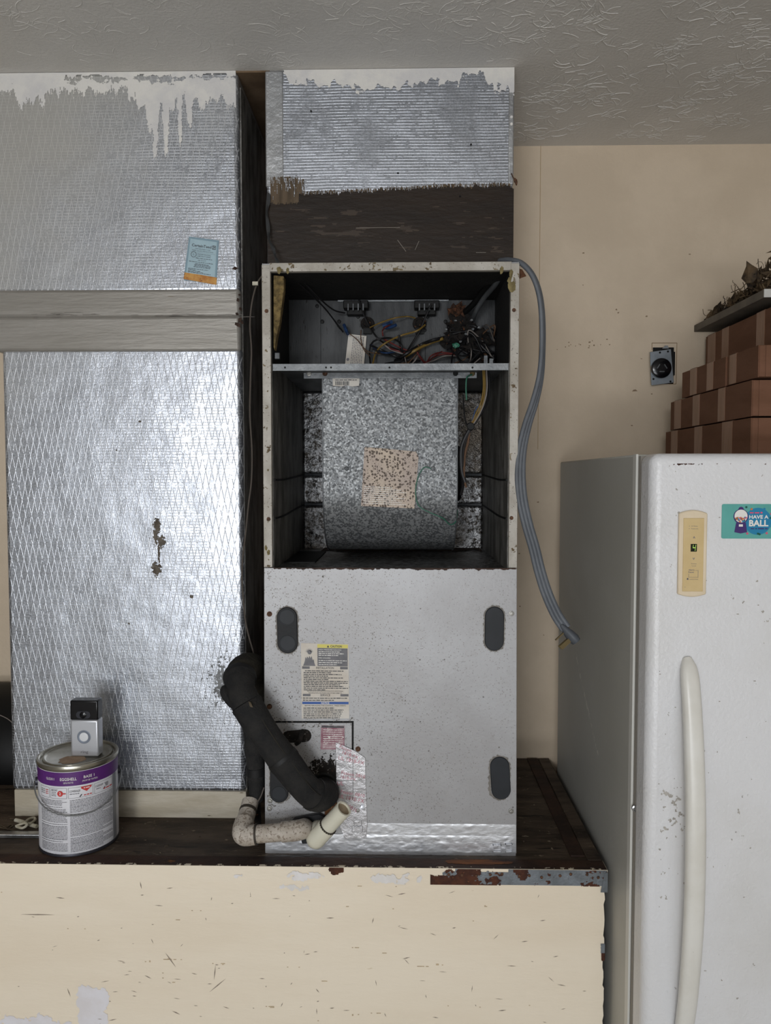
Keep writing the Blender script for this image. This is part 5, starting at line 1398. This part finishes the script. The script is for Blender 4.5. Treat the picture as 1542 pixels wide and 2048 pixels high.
# ================================================================== receptacle on the back wall
rc = thing('wall_receptacle', at(1323, 729, YW), 'grey metal range receptacle with a round black socket hanging from the wall', 'outlet')
def Wp(px, py, Y=YW): return at(px, py, Y)
YR = YW-.022
part(lambda b: b.box(Wp(1305, 730).x, Wp(1347, 730).x, YW-.001, YW-.0002, Wp(1323, 768).z, Wp(1323, 695).z), 'wall_opening', M['black'], rc)
part(lambda b: b.prism([(Wp(*p, YR).x, Wp(*p, YR).z) for p in ((1300, 704), (1342, 698), (1348, 765), (1303, 771))], 'y', YR, YR+.003), 'cover_plate', M['cover_steel'], rc, bevel=.001)
part(lambda b: b.box(Wp(1312, 730).x, Wp(1345, 730).x, YR+.003, YW-.001, Wp(1323, 752).z, Wp(1323, 706).z), 'body', M['black'], rc)
c = Wp(1321, 737, YR); part(lambda b: b.lathe([(.0275, 0), (.0275, .010), (.025, .012), (.010, .012)], c+Vector((0, .001, 0)), 32, 'y'), 'socket', M['ring_black'], rc, smooth=True)
part(lambda b: [b.obox(c+Vector((dx, -.0122, dz)), Vector((math.cos(a), 0, math.sin(a))), Vector((0,1,0)), Vector((-math.sin(a), 0, math.cos(a))), .007, .0006, .0015) for dx, dz, a in ((-.010, .004, 1.0), (.010, .004, -1.0), (0, -.010, 0))], 'slot', M['galv_dark'], rc)
part(lambda b: b.prism([(Wp(1324, 730, YR+.006).x, Wp(1323, 699).z), (Wp(1326, 730).x, Wp(1323, 693).z), (Wp(1331, 730).x, Wp(1323, 693).z), (Wp(1333, 730).x, Wp(1323, 699).z)], 'y', YR+.006, YR+.008), 'mounting_ear', M['galv_lip'], rc)
part(lambda b: b.tube(smooth_path([Wp(1347, 702, YW-.004), Wp(1348.5, 725, YW-.006), Wp(1347, 742, YW-.008)], 5), .0013, 6), 'lead_wire', M['wire_black'], rc)
for px, py in ((1320, 705), (1336, 703), (1307, 758), (1341, 763)):
    part(lambda b: b.lathe([(.0030, 0), (.0024, .001)], Wp(px, py, YR), 10, 'y'), 'screw', M['black'], rc)
o = MB(); fz = YW-.0006
for p, q in (((1304, 686), (1354, 686)), ((1304, 686), (1304, 700)), ((1354, 686), (1352, 768)), ((1338, 768), (1352, 768))): o.tube([at(*p, fz), at(*q, fz)], .0008, 4)
o.build('paint_outline', mat('outline_brown', '#8a7456', None, rough=.8), rc)

# ================================================================== paint can and doorbell
CX, CY, CR = -.722, 1.616, .0835
cz_t = CAMZ-.615                                      # rim top
can = thing('paint_can', (CX, CY, ZP), 'gallon paint can with purple band and white text label on the platform', 'paint can')
Hc = cz_t-ZP
part(lambda b: b.lathe([(CR-.003, 0), (CR+.0005, .001), (CR+.0005, .006), (CR-.001, .008)], (CX, CY, ZP+.0005), 64), 'base_rim', M['can_dark'], can, smooth=True)
part(lambda b: b.lathe([(CR-.001, .006), (CR-.0005, .007), (CR-.0005, Hc-.012), (CR-.001, Hc-.011)], (CX, CY, ZP), 80), 'body', M['can_label'], can, smooth=True)
prof = [(CR-.001, Hc-.012), (CR+.0012, Hc-.010), (CR+.0022, Hc-.004), (CR+.001, Hc), (CR-.003, Hc+.0004), (CR-.005, Hc-.001), (CR-.007, Hc-.006), (CR-.010, Hc-.006), (CR-.0115, Hc-.001), (CR-.0140, Hc-.0005), (CR-.016, Hc-.003), (CR-.019, Hc-.0045), (.002, Hc-.0045)]
part(lambda b: b.lathe(prof, (CX, CY, ZP), 80), 'lid', M['can_metal'], can, smooth=True)
part(lambda b: mask_patch(b, lambda x, y: 1-((x-CX-.0)/.034)**2-((y-CY+.030)/.026)**2+.5*FB(x, y, 70, 121)-.2, CX-.06, CX+.05, CY-.066, CY+.02, 60, 50, lambda x, y: (x, y, ZP+Hc-.0043)), 'dried_paint', mat('dried_paint', '#a89078', '#94795f', 40, .6), can)
fdir = math.atan2(-CY, -CX)                            # facing the viewer's side of the room
def canfn(u, v, l):
    a = fdir+u/CR; r = CR-.0004+l
    return Vector((CX+r*math.cos(a), CY+r*math.sin(a), ZP+v))
S = Sheet(canfn, 1, 1)
def can_hit(px, py):
    d = ray(px, py); ox, oy = -CX, -CY
    A = d.x*d.x+d.y*d.y; B = 2*(ox*d.x+oy*d.y); Cc = ox*ox+oy*oy-CR*CR
    D = B*B-4*A*Cc
    if D < 0: return None
    t = (-B-math.sqrt(D))/(2*A); p = CP+d*t
    a = math.atan2(p.y-CY, p.x-CX)-fdir
    return (a+PI) % (2*PI)-PI, p.z-ZP
def cu_(px, py): return can_hit(px, py)[0]*CR
vb0, vb1 = Hc-.042, Hc-.0125
mb = MB(); S.rect(mb, -.132, vb0, .132, vb1, .0004, 48); mb.build('purple_band', M['ink_purple'], can)
us = cu_(226, 1600)
mb = MB(); S.rect(mb, us-.001, .008, us+.014, vb0-.0005, .0006, 6); mb.build('label_seam', M['can_grey'], can)
mb = MB()
u1, u2, u3 = cu_(100, 1548), cu_(136, 1545), cu_(178, 1540)
S.text(mb, 'GLE2011', u1, vb0+.0125, .0052, .0008, width=.021); S.text(mb, 'EGGSHELL', u2, vb0+.0120, .0062, .0008, width=.034, bold=.012)
S.text(mb, 'SEMI-MATTE', u2, vb0+.0055, .0034, .0008, width=.020); S.text(mb, 'BASE 1', u3, vb0+.0135, .0058, .0008, width=.022, bold=.008); S.text(mb, '(MUST BE TINTED)', u3+.002, vb0+.0065, .0034, .0008, width=.032)
mb.build('band_lettering', M['ink_white'], can)
um = cu_(137, 1620)                                    # column gutter
ul = -.092
vt = vb0-.030
def cell(mbk, u0, u1_, v0, v1):
    t = .0005
    for a in ((u0, v0, u1_, v0+t), (u0, v1-t, u1_, v1), (u0, v0, u0+t, v1), (u1_-t, v0, u1_, v1)): S.rect(mbk, a[0], a[1], a[2], a[3], .0006, 4)
bd = MB(); cells = [(ul, um-.043), (um-.040, um-.003), (um, um+.050), (um+.053, us-.003)]
for a, b_ in cells: cell(bd, a, b_, vt+.003, vb0-.004)
bd.build('label_boxes', M['ink_grey'], can)
ink, red, dk = MB(), MB(), MB()
rc2 = random.Random(77)
vm = (vt+vb0)/2
a, b_ = cells[1]; S.text(ink, 'RECOAT', a+.003, vm+.004, .0042, .0008, 'l', width=.014, bold=.01)
for i in range(3): S.words(ink, a+.003, a+.014, vm+.0005-.0035*i, .0018, .0008, rc2)
S.disc(red, a+.023, vm-.001, .0062, .0008, 24); S.rect(red, a+.028, vm-.0022, b_-.002, vm+.0002, .0008)
wt = MB(); S.text(wt, '2', a+.023, vm-.0035, .0058, .0011, bold=.02)
a, b_ = cells[2]; S.text(ink, 'COVERAGE', a+.002, vm+.001, .0044, .0008, 'l', width=.022, bold=.01); S.words(ink, a+.003, a+.022, vm-.0035, .0022, .0008, rc2)
S.poly(red, [(a+.026, vb0-.004), (a+.047, vb0-.004), (a+.047, vb0-.007), (a+.037, vb0-.0155), (a+.026, vb0-.008)], .0008)
S.words(red, a+.031, a+.047, vt+.006, .003, .0008, rc2); S.poly(dk, [(a+.022, vt+.005), (a+.024, vt+.004), (a+.028, vt+.009), (a+.026, vt+.010)], .0008)
S.words(wt, a+.031, a+.043, vb0-.0085, .0026, .0011, rc2)
a, b_ = cells[3]; S.text(ink, 'CLEANUP', a+.002, vm+.002, .0042, .0008, 'l', width=.018, bold=.01); S.words(ink, a+.004, a+.014, vm-.003, .002, .0008, rc2)
S.words(red, a+.022, b_-.002, vt+.007, .0034, .0008, rc2); S.poly(dk, [(a+.020, vt+.008), (a+.0215, vt+.007), (a+.026, vt+.012), (a+.0245, vt+.013)], .0008)
for i in range(3): S.poly(ink, [(a+.024+.004*i, vt+.021), (a+.026+.004*i, vt+.021), (a+.029+.002*i, vt+.012), (a+.028+.002*i, vt+.012)], .0008)
a, b_ = cells[0]
for i in range(3): S.words(ink, a+.002, b_-.012, vm+.004-.004*i, .002, .0008, rc2); S.words(red, b_-.010, b_-.003, vm+.004-.004*i, .002, .0008, rc2)
v = vt-.002; i = 0
while v > .014:
    dkl = i % 11 in (3, 4)
    S.words(dk if i % 9 == 7 else ink, ul, um-.003, v, .00175, .0007, rc2, rc2.choice((1, 1, 1, .97, .85)))
    v -= .0031 if not dkl else .0048; i += 1
v = vt-.002; i = 0
while v > .012:
    S.words(dk if i % 13 == 5 else ink, um+.003, us-.003, v, .00175, .0007, rc2, rc2.choice((1, 1, 1, .96, .7)))
    v -= .0029 if i % 17 != 9 else .005; i += 1
ink.build('label_print', M['ink_soft'], can); red.build('red_print', M['ink_red'], can); dk.build('bold_print', M['ink'], can); wt.build('white_print', M['ink_white'], can)
# ears and bail
sd = Vector((-math.sin(fdir), math.cos(fdir), 0)); fd = Vector((math.cos(fdir), math.sin(fdir), 0))
cc = Vector((CX, CY, ZP)); ze = CAMZ-.666-ZP
for s in (-1, 1):
    part(lambda b: b.tube([cc+sd*(s*(CR-.002))+Vector((0,0,ze)), cc+sd*(s*(CR+.004))+Vector((0,0,ze)), cc+sd*(s*(CR+.0045))+Vector((0,0,ze))], [.010, .009, .004], 14), 'ear', M['can_dark'], can, smooth=True)
pts = []
for i in range(33):
    t = PI*i/32
    pts.append(cc+sd*((CR+.006+.002*math.sin(t))*math.cos(t))+fd*((CR+.0055)*math.sin(t)**.9 if 0 < i < 32 else 0)+Vector((0, 0, ze-.054*math.sin(t))))
part(lambda b: b.tube(pts, .0015, 8), 'bail', M['steel_wire'], can, smooth=True)

# doorbell on the lid
DW, DH, DD = .062, .1262, .028
dz0 = ZP+Hc-.0044; dY = 1.602; dx0 = at(141.5, 1505, dY).x
db = thing('video_doorbell', (dx0+DW/2, dY+DD/2, dz0), 'small black and silver doorbell with round button standing on the paint can lid', 'doorbell')
zsplit = dz0+DH*.655
part(lambda b: b.box(dx0, dx0+DW, dY, dY+DD, dz0+.0003, zsplit), 'silver_faceplate', M['ring_silver'], db, bevel=.004, seg=4)
part(lambda b: b.box(dx0, dx0+DW, dY, dY+DD, zsplit+.0002, dz0+DH), 'black_top', M['ring_black'], db, bevel=.003, seg=4)
c = Vector((dx0+DW*.48, dY-.0001, zsplit+.012))
part(lambda b: b.prism([(c.x+(.016 if math.cos(t) > 0 else -.016)*abs(math.cos(t))**.5, c.z+.0085*math.sin(t)) for t in [2*PI*i/24 for i in range(24)]], 'y', dY-.0010, dY+.001), 'camera_window', mat('lens_housing', '#2b2c33', None, rough=.3), db, smooth=False)
lens = part(lambda b: b.lathe([(.0075, 0), (.0075, .0012), (.0060, .0018), (.0055, .0010), (.0030, .0018), (.001, .0022)], c+Vector((0, -.0010, 0)), 28, 'y'), 'lens', M['ring_black'], db, smooth=True)
b0 = Vector((dx0+DW*.49, dY-.0001, dz0+.045))
rg_ = part(lambda b: b.lathe([(.0150, 0), (.0150, .0008), (.0138, .0010), (.0110, .0004), (.0100, .0004)], b0, 36, 'y'), 'button_ring', M['ring_grey'], db, smooth=True)
part(lambda b: b.lathe([(.0100, .0002), (.0098, .0012), (.008, .0016), (.001, .0016)], b0, 36, 'y'), 'button', M['ring_light'], db, smooth=True)
S = Sheet(lambda u, v, l: Vector((dx0+u, dY-.0002-l, dz0+v)), DW, DH)
mb = MB(); S.text(mb, 'ring', DW*.50, .0085, .0062, .0003, width=.0165, bold=.01); mb.build('lettering', M['ink_soft'], db)

# ================================================================== bits on the platform
def Tz(px, py, dz=.0): return atz(px, py, ZP+dz)
r_l = .0036
lp = thing('plastic_loop', Tz(52, 1642), 'off white twisted plastic loops lying left of the paint can', 'plastic clip')
def loopy(pts, r=r_l): return smooth_path([Tz(a, b_, r+(c_ if len(t) > 2 else 0)) for t in pts for a, b_, c_ in [(t[0], t[1], t[2] if len(t) > 2 else 0)]], 6)
part(lambda b: b.tube(loopy([(31, 1640), (46, 1644), (60, 1649), (74, 1653)]), .0045, 10), 'strap', M['white_plastic'], lp, smooth=True)
part(lambda b: b.tube(loopy([(33, 1653, .003), (45, 1656, .004), (54, 1650, .008), (50, 1646, .009), (40, 1649, .006), (31, 1653, .003)]), .0030, 8), 'loop', M['white_plastic'], lp, smooth=True)
part(lambda b: b.tube(loopy([(50, 1645, .009), (58, 1638, .006), (68, 1636, .002), (70, 1640, .002), (62, 1646, .006), (54, 1648, .008)]), .0030, 8), 'loop', M['white_plastic'], lp, smooth=True)
tw = MB()
for pts in (((0, 1655), (14, 1658), (32, 1662)), ((14, 1654), (22, 1649), (26, 1651), (20, 1655)), ((20, 1637), (27, 1638), (31, 1636)), ((2, 1650), (10, 1655), (18, 1660))):
    tw.tube(smooth_path([Tz(a, b_, .002) for a, b_ in pts], 5), .0016, 6)
tag(tw.build('twig', M['twig'], None, smooth=True, loc=Tz(12, 1656)), 'dry brown twig lying beside the white plastic loops', 'twig')
br = thing('metal_bar', Tz(30, 1672), 'flat shiny metal bar lying on the platform left of the paint can', 'bar')
ya = Tz(40, 1677).y; yb_ = Tz(40, 1665).y
part(lambda b: b.box(-1.15, CX-CR-.008, ya, yb_, ZP+.0005, ZP+.004), 'flat_bar', M['chrome'], br, bevel=.001)
part(lambda b: b.box(-1.15, CX-CR-.008, ya-.001, ya+.003, ZP+.0005, ZP+.009), 'raised_edge', M['chrome'], br, bevel=.0012)
# black bin behind the duct at the far left
bn = thing('black_bag', (-1.12, 1.99, ZP), 'rounded black bag partly hidden behind the tall foil duct', 'bag')
bt = CAMZ-.587
mb = MB(); prof = [(2.09, ZP+.001), (1.90, ZP+.001), (1.885, ZP+.03), (1.89, ZP+.10), (1.925, bt-.065), (1.985, bt-.016), (2.05, bt), (2.09, bt-.004)]
xs = [(-1.30, .55), (-1.27, .9), (-1.18, 1), (-1.06, 1), (-1.02, .97), (-.995, .90), (-.975, .72)]
for x, s_ in xs:
    for y, z in prof: mb.v.append(Vector((x, 2.09-(2.09-y)*(.6+.4*s_), ZP+(z-ZP)*s_)))
m_ = len(prof)
for i in range(len(xs)-1):
    for j in range(m_):
        a, b_ = i*m_+j, i*m_+(j+1) % m_; mb.f.append((a, b_, b_+m_, a+m_))
mb.f += [tuple(range(m_)), tuple((len(xs)-1)*m_+j for j in range(m_))]
mb.build('body', M['black'], bn, smooth=True)
part(lambda b: b.tube(smooth_path([Vector((-1.09, 1.945, bt-.048)), Vector((-1.05, 1.93, bt-.058)), Vector((-1.02, 1.915, bt-.075)), Vector((-.995, 1.905, bt-.10))], 5), .0012, 6), 'drawstring', M['wire_white'], bn, smooth=True)

# ragged flakes, stains and specks too small to pick apart one by one
for o in bpy.data.objects:
    if o.parent is not None and o.name.split('.')[0] in ('rust_patch', 'soot_speck', 'flange_grime', 'scuff_mark', 'mastic_streak', 'thin_mastic', 'rust_speck', 'mould_stain', 'rivet', 'orange_stain', 'primer_patch', 'grey_block', 'scratch', 'lip_hole',
            'white_filler', 'white_paint_smear', 'grime_ring', 'rust_run', 'scrape', 'floor_stain', 'rust_ring', 'torn_facing', 'bare_metal', 'screw_hole', 'pin_hole', 'gumball', 'rusted_flange', 'wrinkle', 'nail_head', 'mastic_coat', 'rusted_edge', 'print', 'label_print', 'red_print', 'bold_print', 'white_print', 'white_lettering'):
        o['kind'] = 'stuff'
